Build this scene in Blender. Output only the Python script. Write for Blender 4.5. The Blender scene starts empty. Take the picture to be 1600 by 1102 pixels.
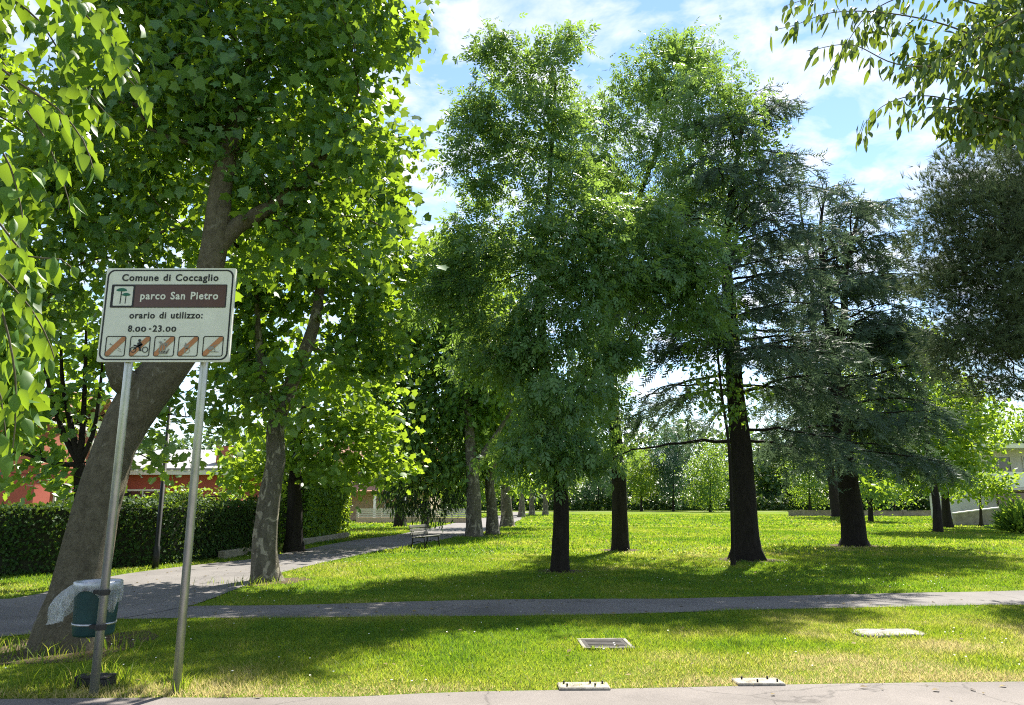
import bpy, math, random
import numpy as np

# ------------------------------------------------------------------ camera, sky, sun, exposure
sc = bpy.context.scene
COL = sc.collection
EYE = 1.5                      # eye height of the photographer
FPX = 1145.0                   # focal length in pixels of the 1600 px wide photograph
PITCH = math.radians(11.56)
cam_d = bpy.data.cameras.new('camera')
cam_d.sensor_width = 36.0
cam_d.lens = FPX / 1600.0 * 36.0
cam_d.clip_start = 0.05
cam_d.clip_end = 3000.0
cam = bpy.data.objects.new('camera', cam_d)
cam.location = (0, 0, EYE)
cam.rotation_euler = (math.pi / 2 + PITCH, 0, 0)
COL.objects.link(cam)
sc.camera = cam

SUN_AZ = math.radians(21.0)    # to the right of the view direction (+Y)
SUN_EL = math.radians(52.0)

world = bpy.data.worlds.new('World')
sc.world = world
world.use_nodes = True
wn, wl = world.node_tree.nodes, world.node_tree.links
wn.clear()
w_out = wn.new('ShaderNodeOutputWorld')
w_bg = wn.new('ShaderNodeBackground')
w_bg.inputs['Strength'].default_value = 0.082
w_sky = wn.new('ShaderNodeTexSky')
w_sky.sky_type = 'NISHITA'
w_sky.sun_disc = False
w_sky.sun_elevation = SUN_EL
w_sky.sun_rotation = SUN_AZ
w_sky.air_density = 1.0
w_sky.dust_density = 0.0
w_sky.ozone_density = 1.8
w_tc = wn.new('ShaderNodeTexCoord')
w_sep = wn.new('ShaderNodeSeparateXYZ')
wl.new(w_tc.outputs['Generated'], w_sep.inputs[0])
w_add = wn.new('ShaderNodeMath'); w_add.operation = 'ADD'; w_add.inputs[1].default_value = 0.12
wl.new(w_sep.outputs['Z'], w_add.inputs[0])
w_max = wn.new('ShaderNodeMath'); w_max.operation = 'MAXIMUM'; w_max.inputs[1].default_value = 0.06
wl.new(w_add.outputs[0], w_max.inputs[0])
w_dx = wn.new('ShaderNodeMath'); w_dx.operation = 'DIVIDE'
w_dy = wn.new('ShaderNodeMath'); w_dy.operation = 'DIVIDE'
wl.new(w_sep.outputs['X'], w_dx.inputs[0]); wl.new(w_max.outputs[0], w_dx.inputs[1])
wl.new(w_sep.outputs['Y'], w_dy.inputs[0]); wl.new(w_max.outputs[0], w_dy.inputs[1])
w_cmb = wn.new('ShaderNodeCombineXYZ')
wl.new(w_dx.outputs[0], w_cmb.inputs[0]); wl.new(w_dy.outputs[0], w_cmb.inputs[1])
w_n1 = wn.new('ShaderNodeTexNoise')
w_n1.inputs['Scale'].default_value = 6.0
w_n1.inputs['Detail'].default_value = 7.0
w_n1.inputs['Roughness'].default_value = 0.58
w_n1.inputs['Distortion'].default_value = 0.35
wl.new(w_cmb.outputs[0], w_n1.inputs['Vector'])
w_ramp = wn.new('ShaderNodeValToRGB')
w_ramp.color_ramp.elements[0].position = 0.42
w_ramp.color_ramp.elements[0].color = (0, 0, 0, 1)
w_ramp.color_ramp.elements[1].position = 0.66
w_ramp.color_ramp.elements[1].color = (1, 1, 1, 1)
wl.new(w_n1.outputs['Fac'], w_ramp.inputs['Fac'])
w_mix = wn.new('ShaderNodeMix'); w_mix.data_type = 'RGBA'
wl.new(w_ramp.outputs['Color'], w_mix.inputs['Factor'])
wl.new(w_sky.outputs['Color'], w_mix.inputs['A'])
w_mix.inputs['B'].default_value = (4.6, 4.75, 5.1, 1)
wl.new(w_mix.outputs['Result'], w_bg.inputs['Color'])
wl.new(w_bg.outputs[0], w_out.inputs[0])

sun_d = bpy.data.lights.new('sun', 'SUN')
sun_d.energy = 5.0
sun_d.angle = math.radians(0.55)
sun_d.color = (1.0, 0.95, 0.84)
sun = bpy.data.objects.new('sun', sun_d)
# the lamp shines along its local -Z; point -Z away from the sun
sun.rotation_euler = (-(math.pi / 2 - SUN_EL), 0, -SUN_AZ)
sun.location = (20, 40, 60)
COL.objects.link(sun)

vs = sc.view_settings
vs.view_transform = 'Standard'
vs.look = 'None'
vs.exposure = 1.66
vs.gamma = 1.0
vs.use_curve_mapping = False
sc.cycles.max_bounces = 10
sc.cycles.diffuse_bounces = 7
sc.cycles.glossy_bounces = 2
sc.cycles.transmission_bounces = 7
sc.cycles.transparent_max_bounces = 6
sc.cycles.sample_clamp_indirect = 6.0
sc.cycles.caustics_reflective = False
sc.cycles.caustics_refractive = False
sc.cycles.use_denoising = False
sc.cycles.filter_width = 1.1

# ------------------------------------------------------------------ photograph geometry helpers
SP, CP = math.sin(PITCH), math.cos(PITCH)

def ray(px, py):
    u, v = (px - 800.0) / FPX, (551.0 - py) / FPX
    return np.array([u, CP - v * SP, SP + v * CP])

def G(px, py, z=0.0):
    d = ray(px, py)
    t = (z - EYE) / d[2]
    return np.array([d[0] * t, d[1] * t, z])

def W(px, py, Y):
    d = ray(px, py)
    t = Y / d[1]
    return np.array([d[0] * t, Y, EYE + d[2] * t])

def ppm(py, Y):
    """metres per photograph pixel at depth Y"""
    d = ray(800, py)
    return (Y / d[1]) / FPX

def unit(a):
    n = np.linalg.norm(a, axis=-1, keepdims=True)
    return a / np.maximum(n, 1e-9)

def vnoise(x, y, seed=0):
    xi, yi = np.floor(x).astype(np.int64), np.floor(y).astype(np.int64)
    xf, yf = x - xi, y - yi
    xf, yf = xf * xf * (3 - 2 * xf), yf * yf * (3 - 2 * yf)
    def h(a, b):
        n = (a * 374761393 + b * 668265263 + seed * 144269) & 0xFFFFFFFF
        n = ((n ^ (n >> 13)) * 1274126177) & 0xFFFFFFFF
        return ((n ^ (n >> 16)) & 0xFFFF) / 65535.0
    return (h(xi, yi) * (1 - xf) * (1 - yf) + h(xi + 1, yi) * xf * (1 - yf)
            + h(xi, yi + 1) * (1 - xf) * yf + h(xi + 1, yi + 1) * xf * yf)

def inside(poly, x, y):
    r = np.zeros(x.shape, bool)
    n = len(poly)
    for i in range(n):
        x1, y1 = poly[i][0], poly[i][1]
        x2, y2 = poly[(i + 1) % n][0], poly[(i + 1) % n][1]
        if y1 == y2:
            continue
        c = (y1 > y) != (y2 > y)
        r ^= c & (x < (x2 - x1) * (y - y1) / (y2 - y1) + x1)
    return r

# ------------------------------------------------------------------ mesh helpers
def mesh_np(name, V, F, mats, smooth=False, tint=None, mi=None):
    """V (n,3); F (m,k) all faces with k corners"""
    V = np.ascontiguousarray(V, np.float32)
    F = np.ascontiguousarray(F, np.int32)
    me = bpy.data.meshes.new(name)
    k = F.shape[1]
    me.vertices.add(len(V)); me.vertices.foreach_set('co', V.ravel())
    me.loops.add(F.size); me.loops.foreach_set('vertex_index', F.ravel())
    me.polygons.add(len(F))
    me.polygons.foreach_set('loop_start', np.arange(0, F.size, k, dtype=np.int32))
    if smooth:
        me.polygons.foreach_set('use_smooth', np.ones(len(F), bool))
    if mi is not None:
        me.polygons.foreach_set('material_index', np.asarray(mi, np.int32))
    if tint is not None:
        a = me.attributes.new('tint', 'FLOAT', 'POINT')
        a.data.foreach_set('value', np.ascontiguousarray(tint, np.float32))
    me.update(calc_edges=True)
    for m in (mats if isinstance(mats, (list, tuple)) else [mats]):
        me.materials.append(m)
    return me

def mesh_py(name, V, F, mat, smooth=False):
    me = bpy.data.meshes.new(name)
    me.from_pydata([tuple(map(float, v)) for v in V], [], F)
    me.update()
    me.materials.append(mat)
    if smooth:
        me.polygons.foreach_set('use_smooth', np.ones(len(me.polygons), bool))
    return me

def link(name, me, parent=None, loc=None, rot=None):
    o = bpy.data.objects.new(name, me)
    COL.objects.link(o)
    if parent is not None:
        o.parent = parent
    if loc is not None:
        o.location = tuple(map(float, loc))
    if rot is not None:
        o.rotation_euler = rot
    return o

def tag(o, label=None, category=None, group=None, kind=None):
    if label: o['label'] = label
    if category: o['category'] = category
    if group: o['group'] = group
    if kind: o['kind'] = kind
    return o

def thing(name, label, category, loc=(0, 0, 0), rz=0.0, group=None):
    o = link(name, None, None, loc, (0, 0, rz))
    o.empty_display_size = 0.2
    return tag(o, label, category, group)

class MB:
    """collects simple shapes into one mesh"""
    def __init__(s):
        s.v, s.f = [], []
    def add(s, V, F):
        n = len(s.v)
        s.v += [tuple(map(float, p)) for p in V]
        s.f += [tuple(i + n for i in f) for f in F]
        return s
    def box(s, c, d, rz=0.0, bev=0.0, rx=0.0, ry=0.0):
        hx, hy, hz = d[0] / 2, d[1] / 2, d[2] / 2
        if bev <= 0:
            P = [(x, y, z) for z in (-hz, hz) for x, y in ((-hx, -hy), (hx, -hy), (hx, hy), (-hx, hy))]
            F = [(3, 2, 1, 0), (4, 5, 6, 7), (0, 1, 5, 4), (1, 2, 6, 5), (2, 3, 7, 6), (3, 0, 4, 7)]
        else:
            b = min(bev, hx * .9, hy * .9, hz * .9)
            P, F = [], []
            for z, q in ((-hz, b), (-hz + b, 0), (hz - b, 0), (hz, b)):
                ax, ay = hx - q, hy - q
                P += [(-ax + b, -ay, z), (ax - b, -ay, z), (ax, -ay + b, z), (ax, ay - b, z),
                      (ax - b, ay, z), (-ax + b, ay, z), (-ax, ay - b, z), (-ax, -ay + b, z)]
            for r in range(3):
                for i in range(8):
                    j = (i + 1) % 8
                    F.append((r * 8 + i, r * 8 + j, r * 8 + 8 + j, r * 8 + 8 + i))
            F += [tuple(range(7, -1, -1)), tuple(range(24, 32))]
        out = []
        for x, y, z in P:
            y, z = y * math.cos(rx) - z * math.sin(rx), y * math.sin(rx) + z * math.cos(rx)
            x, z = x * math.cos(ry) + z * math.sin(ry), -x * math.sin(ry) + z * math.cos(ry)
            x, y = x * math.cos(rz) - y * math.sin(rz), x * math.sin(rz) + y * math.cos(rz)
            out.append((x + c[0], y + c[1], z + c[2]))
        return s.add(out, F)
    def tube(s, pts, rad, n=10, cap=True):
        V, Fq = tube_np(np.array(pts, float), np.array(rad, float) if np.ndim(rad) else np.full(len(pts), rad), n)
        F = [tuple(q) for q in Fq]
        if cap:
            F += [tuple(range(n - 1, -1, -1)), tuple(range(len(V) - n, len(V)))]
        return s.add(V, F)
    def prism(s, poly, y0, y1):
        """outline in x,z extruded along y"""
        n = len(poly)
        V = [(p[0], y0, p[1]) for p in poly] + [(p[0], y1, p[1]) for p in poly]
        F = [tuple(range(n)), tuple(range(2 * n - 1, n - 1, -1))]
        F += [(i, n + i, n + (i + 1) % n, (i + 1) % n) for i in range(n)]
        return s.add(V, F)
    def build(s, name, mat, parent=None, smooth=False, loc=None):
        return link(name, mesh_py(name, s.v, s.f, mat, smooth), parent, loc)

def tube_np(P, R, n):
    T = np.gradient(P, axis=0) if len(P) > 1 else np.array([[0, 0, 1.0]])
    T = unit(T)
    mean = unit((P[-1] - P[0])[None])[0]
    ref = np.array([1.0, 0, 0]) if abs(mean[0]) < 0.7 else np.array([0, 1.0, 0])
    B = unit(np.cross(T, ref)); N = np.cross(B, T)
    a = np.linspace(0, 2 * math.pi, n, endpoint=False)
    V = P[:, None] + R[:, None, None] * (np.cos(a)[None, :, None] * N[:, None] + np.sin(a)[None, :, None] * B[:, None])
    m = len(P)
    i = np.arange(m - 1)[:, None] * n + np.arange(n)[None]
    j = np.arange(m - 1)[:, None] * n + (np.arange(n)[None] + 1) % n
    F = np.stack([i, j, j + n, i + n], -1).reshape(-1, 4)
    return V.reshape(-1, 3), F

def catmull(P, step):
    P = np.asarray(P, float)
    Q = np.vstack([2 * P[0] - P[1], P, 2 * P[-1] - P[-2]])
    out = []
    for i in range(1, len(Q) - 2):
        k = max(2, int(np.linalg.norm(Q[i + 1] - Q[i]) / step))
        t = np.linspace(0, 1, k, endpoint=False)[:, None]
        out.append(0.5 * (2 * Q[i] + (Q[i + 1] - Q[i - 1]) * t + (2 * Q[i - 1] - 5 * Q[i] + 4 * Q[i + 1] - Q[i + 2]) * t ** 2
                          + (3 * Q[i] - 3 * Q[i + 1] + Q[i + 2] - Q[i - 1]) * t ** 3))
    out.append(P[-1:])
    return np.vstack(out)

# ------------------------------------------------------------------ materials
def new_mat(name):
    m = bpy.data.materials.new(name)
    m.use_nodes = True
    nt = m.node_tree
    nt.nodes.clear()
    out = nt.nodes.new('ShaderNodeOutputMaterial')
    return m, nt.nodes, nt.links, out

def ramp(N, stops):
    r = N.new('ShaderNodeValToRGB')
    e = r.color_ramp.elements
    while len(e) < len(stops):
        e.new(0.5)
    for i, (p, c) in enumerate(stops):
        e[i].position = p
        e[i].color = (*c, 1)
    return r

def noise(N, L, scale, detail=4.0, rough=0.55, vec=None, dist=0.0):
    n = N.new('ShaderNodeTexNoise')
    n.inputs['Scale'].default_value = scale
    n.inputs['Detail'].default_value = detail
    n.inputs['Roughness'].default_value = rough
    n.inputs['Distortion'].default_value = dist
    if vec is not None:
        L.new(vec, n.inputs['Vector'])
    return n

def coords(N, L, scale=(1, 1, 1)):
    t = N.new('ShaderNodeTexCoord')
    mp = N.new('ShaderNodeMapping')
    mp.inputs['Scale'].default_value = scale
    L.new(t.outputs['Object'], mp.inputs['Vector'])
    return mp.outputs[0]

def surf(name, stops, scale=5.0, rough=0.8, metal=0.0, bump=0.2, bscale=None, detail=5.0, bdist=0.01, spec=0.3, stretch=(1, 1, 1)):
    """noise-coloured principled surface with fine relief"""
    m, N, L, out = new_mat(name)
    v = coords(N, L, stretch)
    n = noise(N, L, scale, detail, 0.6, v)
    r = ramp(N, stops)
    L.new(n.outputs['Fac'], r.inputs['Fac'])
    p = N.new('ShaderNodeBsdfPrincipled')
    L.new(r.outputs['Color'], p.inputs['Base Color'])
    p.inputs['Roughness'].default_value = rough
    p.inputs['Metallic'].default_value = metal
    p.inputs['Specular IOR Level'].default_value = spec
    if bump > 0:
        n2 = noise(N, L, bscale or scale * 4, 6.0, 0.65, v)
        b = N.new('ShaderNodeBump')
        b.inputs['Strength'].default_value = bump
        b.inputs['Distance'].default_value = bdist
        L.new(n2.outputs['Fac'], b.inputs['Height'])
        L.new(b.outputs['Normal'], p.inputs['Normal'])
    L.new(p.outputs[0], out.inputs[0])
    return m

def leaf_mat(name, dark, light, trans, tfac=0.45, rough=0.45, spec=0.35):
    """leaf blade: reflecting front plus light shining through"""
    m, N, L, out = new_mat(name)
    a = N.new('ShaderNodeAttribute'); a.attribute_name = 'tint'
    r = ramp(N, [(0.0, dark), (1.0, light)])
    L.new(a.outputs['Fac'], r.inputs['Fac'])
    p = N.new('ShaderNodeBsdfPrincipled')
    p.inputs['Roughness'].default_value = rough
    p.inputs['Specular IOR Level'].default_value = spec
    L.new(r.outputs['Color'], p.inputs['Base Color'])
    t = N.new('ShaderNodeBsdfTranslucent')
    mx = N.new('ShaderNodeMix'); mx.data_type = 'RGBA'; mx.blend_type = 'MULTIPLY'
    mx.inputs['Factor'].default_value = 0.0
    r2 = ramp(N, [(0.0, tuple(c * 0.75 for c in trans)), (1.0, trans)])
    L.new(a.outputs['Fac'], r2.inputs['Fac'])
    L.new(r2.outputs['Color'], t.inputs['Color'])
    s = N.new('ShaderNodeMixShader')
    s.inputs['Fac'].default_value = tfac
    L.new(p.outputs[0], s.inputs[1]); L.new(t.outputs[0], s.inputs[2])
    L.new(s.outputs[0], out.inputs[0])
    N.remove(mx)
    return m

def bark_mat(name, stops, scale, bump=0.8, stretch=(1, 1, 0.25), patches=None):
    m, N, L, out = new_mat(name)
    v = coords(N, L, stretch)
    n = noise(N, L, scale, 10.0, 0.75, v, 0.4)
    r = ramp(N, stops)
    L.new(n.outputs['Fac'], r.inputs['Fac'])
    col = r.outputs['Color']
    if patches:
        v2 = coords(N, L, (1, 1, 0.6))
        n3 = noise(N, L, patches[0], 3.0, 0.5, v2, 1.2)
        r3 = ramp(N, [(patches[1], (0, 0, 0)), (patches[1] + 0.05, (1, 1, 1))])
        L.new(n3.outputs['Fac'], r3.inputs['Fac'])
        mx = N.new('ShaderNodeMix'); mx.data_type = 'RGBA'
        L.new(r3.outputs['Color'], mx.inputs['Factor'])
        L.new(col, mx.inputs['A'])
        mx.inputs['B'].default_value = (*patches[2], 1)
        col = mx.outputs['Result']
    p = N.new('ShaderNodeBsdfPrincipled')
    p.inputs['Roughness'].default_value = 0.9
    p.inputs['Specular IOR Level'].default_value = 0.15
    L.new(col, p.inputs['Base Color'])
    n2 = noise(N, L, scale * 3.0, 9.0, 0.78, v)
    b = N.new('ShaderNodeBump'); b.inputs['Strength'].default_value = min(1.0, bump * 1.5); b.inputs['Distance'].default_value = 0.04
    L.new(n2.outputs['Fac'], b.inputs['Height'])
    L.new(b.outputs['Normal'], p.inputs['Normal'])
    L.new(p.outputs[0], out.inputs[0])
    return m

M = {}
M['plane_leaf'] = leaf_mat('plane_leaf', (0.0455, 0.1235, 0.0442), (0.0975, 0.2080, 0.0585), (0.3422, 0.4956, 0.0236), 0.44, 0.4, 0.45)
M['ash_leaf'] = leaf_mat('ash_leaf', (0.0540, 0.1380, 0.0600), (0.1080, 0.2100, 0.0840), (0.2800, 0.4256, 0.0560), 0.42, 0.42, 0.45)
M['row_leaf'] = leaf_mat('row_leaf', (0.0525, 0.1375, 0.0450), (0.1063, 0.2188, 0.0562), (0.3335, 0.4830, 0.0345), 0.44)
M['yellow_leaf'] = leaf_mat('yellow_leaf', (0.0660, 0.1540, 0.0220), (0.1210, 0.2310, 0.0330), (0.3816, 0.5300, 0.0318), 0.45)
M['lime_leaf'] = leaf_mat('lime_leaf', (0.05, 0.13, 0.025), (0.09, 0.20, 0.035), (0.25, 0.37, 0.02), 0.44, 0.5, 0.3)
M['hack_leaf'] = leaf_mat('hack_leaf', (0.0385, 0.0880, 0.0275), (0.0715, 0.1320, 0.0330), (0.2332, 0.3180, 0.0265), 0.36, 0.4)
M['blue_leaf'] = leaf_mat('blue_leaf', (0.035, 0.085, 0.055), (0.06, 0.13, 0.075), (0.10, 0.20, 0.08), 0.35)
M['dark_leaf'] = leaf_mat('dark_leaf', (0.02, 0.05, 0.02), (0.035, 0.08, 0.025), (0.08, 0.15, 0.02), 0.3)
M['hedge_leaf'] = leaf_mat('hedge_leaf', (0.02, 0.055, 0.016), (0.045, 0.09, 0.022), (0.14, 0.22, 0.02), 0.3, 0.6, 0.15)
M['cedar_needle'] = leaf_mat('cedar_needle', (0.034, 0.066, 0.045), (0.09, 0.14, 0.092), (0.12, 0.18, 0.09), 0.28, 0.6, 0.2)
M['pine_needle'] = leaf_mat('pine_needle', (0.05, 0.082, 0.045), (0.105, 0.145, 0.075), (0.13, 0.175, 0.07), 0.24, 0.7, 0.1)
M['wood_leaf'] = leaf_mat('wood_leaf', (0.03, 0.075, 0.03), (0.07, 0.14, 0.045), (0.17, 0.26, 0.03), 0.36)
M['grass_blade'] = None

M['plane_bark'] = bark_mat('plane_bark', [(0.3, (0.06, 0.052, 0.034)), (0.5, (0.12, 0.106, 0.07)), (0.72, (0.18, 0.16, 0.11))], 14.0, 0.6, (1, 1, 0.7), (7.0, 0.66, (0.20, 0.185, 0.14)))
M['mottled_bark'] = bark_mat('mottled_bark', [(0.3, (0.06, 0.054, 0.04)), (0.6, (0.14, 0.128, 0.097)), (0.8, (0.21, 0.19, 0.145))], 7.0, 0.6, (1, 1, 0.5), (5.0, 0.56, (0.29, 0.265, 0.205)))
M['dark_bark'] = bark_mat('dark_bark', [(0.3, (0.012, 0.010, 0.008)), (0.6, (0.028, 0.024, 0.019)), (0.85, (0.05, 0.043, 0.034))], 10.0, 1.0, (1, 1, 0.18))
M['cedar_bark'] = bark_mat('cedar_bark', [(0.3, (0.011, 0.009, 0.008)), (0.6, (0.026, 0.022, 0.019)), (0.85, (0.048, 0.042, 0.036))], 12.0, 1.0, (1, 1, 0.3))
M['twig'] = surf('twig', [(0.3, (0.06, 0.05, 0.03)), (0.7, (0.12, 0.10, 0.06))], 30, 0.85, bump=0)

# ground sheet: soil and mown turf seen between the blades
def ground_mat():
    m, N, L, out = new_mat('lawn_turf')
    v = coords(N, L)
    n1 = noise(N, L, 0.35, 5.0, 0.6, v)
    r1 = ramp(N, [(0.30, (0.075, 0.135, 0.010)), (0.5, (0.115, 0.175, 0.012)), (0.68, (0.165, 0.205, 0.02))])
    L.new(n1.outputs['Fac'], r1.inputs['Fac'])
    n2 = noise(N, L, 45.0, 4.0, 0.7, v)
    r2 = ramp(N, [(0.25, (0.42, 0.45, 0.4)), (0.7, (1.25, 1.2, 1.1))])
    L.new(n2.outputs['Fac'], r2.inputs['Fac'])
    mx = N.new('ShaderNodeMix'); mx.data_type = 'RGBA'; mx.blend_type = 'MULTIPLY'
    mx.inputs['Factor'].default_value = 1.0
    L.new(r1.outputs['Color'], mx.inputs['A']); L.new(r2.outputs['Color'], mx.inputs['B'])
    p = N.new('ShaderNodeBsdfPrincipled')
    p.inputs['Roughness'].default_value = 0.95
    p.inputs['Specular IOR Level'].default_value = 0.05
    L.new(mx.outputs['Result'], p.inputs['Base Color'])
    b = N.new('ShaderNodeBump'); b.inputs['Strength'].default_value = 0.7; b.inputs['Distance'].default_value = 0.04
    L.new(n2.outputs['Fac'], b.inputs['Height']); L.new(b.outputs['Normal'], p.inputs['Normal'])
    L.new(p.outputs[0], out.inputs[0])
    return m
M['turf'] = ground_mat()

def grass_mat():
    m, N, L, out = new_mat('grass_blade')
    a = N.new('ShaderNodeAttribute'); a.attribute_name = 'tint'
    stops = [(0.0, (0.05, 0.115, 0.02)), (0.4, (0.095, 0.165, 0.024)), (0.7, (0.19, 0.21, 0.045)), (1.0, (0.46, 0.38, 0.18))]
    r = ramp(N, stops)
    L.new(a.outputs['Fac'], r.inputs['Fac'])
    p = N.new('ShaderNodeBsdfPrincipled'); p.inputs['Roughness'].default_value = 0.6
    p.inputs['Specular IOR Level'].default_value = 0.2
    L.new(r.outputs['Color'], p.inputs['Base Color'])
    t = N.new('ShaderNodeBsdfTranslucent')
    r2 = ramp(N, [(0.0, (0.16, 0.30, 0.012)), (0.4, (0.33, 0.44, 0.02)), (0.7, (0.46, 0.48, 0.06)), (1.0, (0.55, 0.46, 0.20))])
    L.new(a.outputs['Fac'], r2.inputs['Fac'])
    L.new(r2.outputs['Color'], t.inputs['Color'])
    s = N.new('ShaderNodeMixShader'); s.inputs['Fac'].default_value = 0.45
    L.new(p.outputs[0], s.inputs[1]); L.new(t.outputs[0], s.inputs[2])
    L.new(s.outputs[0], out.inputs[0])
    return m
M['grass_blade'] = grass_mat()

def asphalt_mat(name, base, warm=1.0):
    m, N, L, out = new_mat(name)
    v = coords(N, L)
    n1 = noise(N, L, 0.8, 6.0, 0.65, v)
    c = np.array(base)
    r1 = ramp(N, [(0.3, tuple(c * 0.72)), (0.5, tuple(c)), (0.72, tuple(c * 1.22))])
    L.new(n1.outputs['Fac'], r1.inputs['Fac'])
    n2 = noise(N, L, 160.0, 3.0, 0.7, v)
    r2 = ramp(N, [(0.3, (0.6, 0.6, 0.6)), (0.7, (1.35, 1.33, 1.3))])
    L.new(n2.outputs['Fac'], r2.inputs['Fac'])
    mx = N.new('ShaderNodeMix'); mx.data_type = 'RGBA'; mx.blend_type = 'MULTIPLY'; mx.inputs['Factor'].default_value = 1.0
    L.new(r1.outputs['Color'], mx.inputs['A']); L.new(r2.outputs['Color'], mx.inputs['B'])
    vo = N.new('ShaderNodeTexVoronoi'); vo.feature = 'DISTANCE_TO_EDGE'; vo.inputs['Scale'].default_value = 0.55
    dn = noise(N, L, 2.0, 5.0, 0.7, v)
    mxv = N.new('ShaderNodeMix'); mxv.data_type = 'RGBA'; mxv.inputs['Factor'].default_value = 0.25
    L.new(v, mxv.inputs['A']); L.new(dn.outputs['Color'], mxv.inputs['B'])
    L.new(mxv.outputs['Result'], vo.inputs['Vector'])
    rc = ramp(N, [(0.0, (0.45, 0.45, 0.45)), (0.006, (1, 1, 1))])
    L.new(vo.outputs['Distance'], rc.inputs['Fac'])
    mx2 = N.new('ShaderNodeMix'); mx2.data_type = 'RGBA'; mx2.blend_type = 'MULTIPLY'; mx2.inputs['Factor'].default_value = 0.8
    L.new(mx.outputs['Result'], mx2.inputs['A']); L.new(rc.outputs['Color'], mx2.inputs['B'])
    p = N.new('ShaderNodeBsdfPrincipled'); p.inputs['Roughness'].default_value = 0.85
    p.inputs['Specular IOR Level'].default_value = 0.25
    L.new(mx2.outputs['Result'], p.inputs['Base Color'])
    b = N.new('ShaderNodeBump'); b.inputs['Strength'].default_value = 0.5; b.inputs['Distance'].default_value = 0.006
    L.new(n2.outputs['Fac'], b.inputs['Height']); L.new(b.outputs['Normal'], p.inputs['Normal'])
    L.new(p.outputs[0], out.inputs[0])
    return m
M['asphalt'] = asphalt_mat('asphalt', (0.135, 0.125, 0.12))
M['road'] = asphalt_mat('road_asphalt', (0.155, 0.138, 0.13))
M['concrete'] = surf('concrete', [(0.3, (0.12, 0.11, 0.09)), (0.5, (0.22, 0.205, 0.175)), (0.72, (0.30, 0.285, 0.245))], 11, 0.9, bump=0.6)
M['pale_concrete'] = surf('pale_concrete', [(0.3, (0.12, 0.108, 0.085)), (0.5, (0.25, 0.23, 0.19)), (0.72, (0.36, 0.335, 0.28))], 14, 0.9, bump=0.6)
M['galvanised'] = surf('galvanised', [(0.3, (0.36, 0.37, 0.39)), (0.7, (0.52, 0.53, 0.55))], 25, 0.42, 0.75, bump=0.05, stretch=(1, 1, 0.3))
M['sign_white'] = surf('sign_white', [(0.25, (0.55, 0.545, 0.49)), (0.7, (0.68, 0.67, 0.61))], 6, 0.35, bump=0.0, spec=0.5)
M['sign_black'] = surf('sign_black', [(0.3, (0.012, 0.012, 0.012)), (0.7, (0.02, 0.02, 0.02))], 20, 0.4, bump=0)
M['sign_brown'] = surf('sign_brown', [(0.3, (0.066, 0.024, 0.013)), (0.7, (0.085, 0.032, 0.018))], 12, 0.35, bump=0, spec=0.5)
M['sign_green'] = surf('sign_green', [(0.3, (0.01, 0.10, 0.06)), (0.7, (0.014, 0.13, 0.08))], 20, 0.4, bump=0)
M['sign_orange'] = surf('sign_orange', [(0.3, (0.36, 0.15, 0.06)), (0.7, (0.46, 0.20, 0.09))], 14, 0.45, bump=0)
M['sign_grey'] = surf('sign_grey', [(0.3, (0.20, 0.19, 0.17)), (0.7, (0.30, 0.28, 0.25))], 30, 0.5, bump=0)
M['aluminium'] = surf('aluminium', [(0.3, (0.55, 0.55, 0.54)), (0.7, (0.68, 0.68, 0.66))], 12, 0.4, 0.6, bump=0.03)
M['bin_green'] = surf('bin_green', [(0.3, (0.009, 0.036, 0.038)), (0.7, (0.015, 0.055, 0.056))], 10, 0.5, bump=0.08)
M['black_plastic'] = surf('black_plastic', [(0.3, (0.012, 0.012, 0.012)), (0.7, (0.03, 0.03, 0.03))], 10, 0.55, bump=0.1)
M['black_metal'] = surf('black_metal', [(0.3, (0.012, 0.013, 0.013)), (0.7, (0.025, 0.026, 0.026))], 12, 0.5, 0.3, bump=0.1)
M['old_iron'] = surf('old_iron', [(0.3, (0.018, 0.016, 0.015)), (0.7, (0.05, 0.045, 0.042))], 18, 0.85, 0.0, bump=0.5)
M['bench_wood'] = surf('bench_wood', [(0.3, (0.10, 0.10, 0.085)), (0.7, (0.19, 0.18, 0.15))], 14, 0.75, bump=0.4, stretch=(0.2, 1, 1))
M['red_render'] = surf('red_render', [(0.3, (0.33, 0.075, 0.055)), (0.7, (0.41, 0.105, 0.075))], 1.6, 0.9, bump=0.25, bscale=40)
M['orange_render'] = surf('orange_render', [(0.3, (0.36, 0.115, 0.075)), (0.7, (0.43, 0.15, 0.10))], 1.5, 0.9, bump=0.25, bscale=40)
M['beige_render'] = surf('beige_render', [(0.3, (0.42, 0.33, 0.21)), (0.7, (0.52, 0.42, 0.29))], 1.2, 0.9, bump=0.2, bscale=40)
M['pale_render'] = surf('pale_render', [(0.3, (0.50, 0.47, 0.42)), (0.7, (0.62, 0.59, 0.54))], 1.2, 0.9, bump=0.2, bscale=40)
M['white_paint'] = surf('white_paint', [(0.3, (0.68, 0.67, 0.64)), (0.7, (0.80, 0.79, 0.76))], 3, 0.6, bump=0.05)
M['roof_tile'] = surf('roof_tile', [(0.3, (0.34, 0.17, 0.11)), (0.7, (0.50, 0.28, 0.19))], 4, 0.85, bump=0.3)
M['grey_roof'] = surf('grey_roof', [(0.3, (0.22, 0.22, 0.22)), (0.7, (0.32, 0.31, 0.31))], 3, 0.8, bump=0.2)
M['dark_glass'] = surf('dark_glass', [(0.3, (0.02, 0.025, 0.03)), (0.7, (0.045, 0.05, 0.055))], 1.5, 0.08, bump=0, spec=0.7)
M['dark_recess'] = surf('dark_shutter', [(0.3, (0.07, 0.05, 0.04)), (0.7, (0.11, 0.08, 0.06))], 6, 0.7, bump=0.2)
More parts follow.
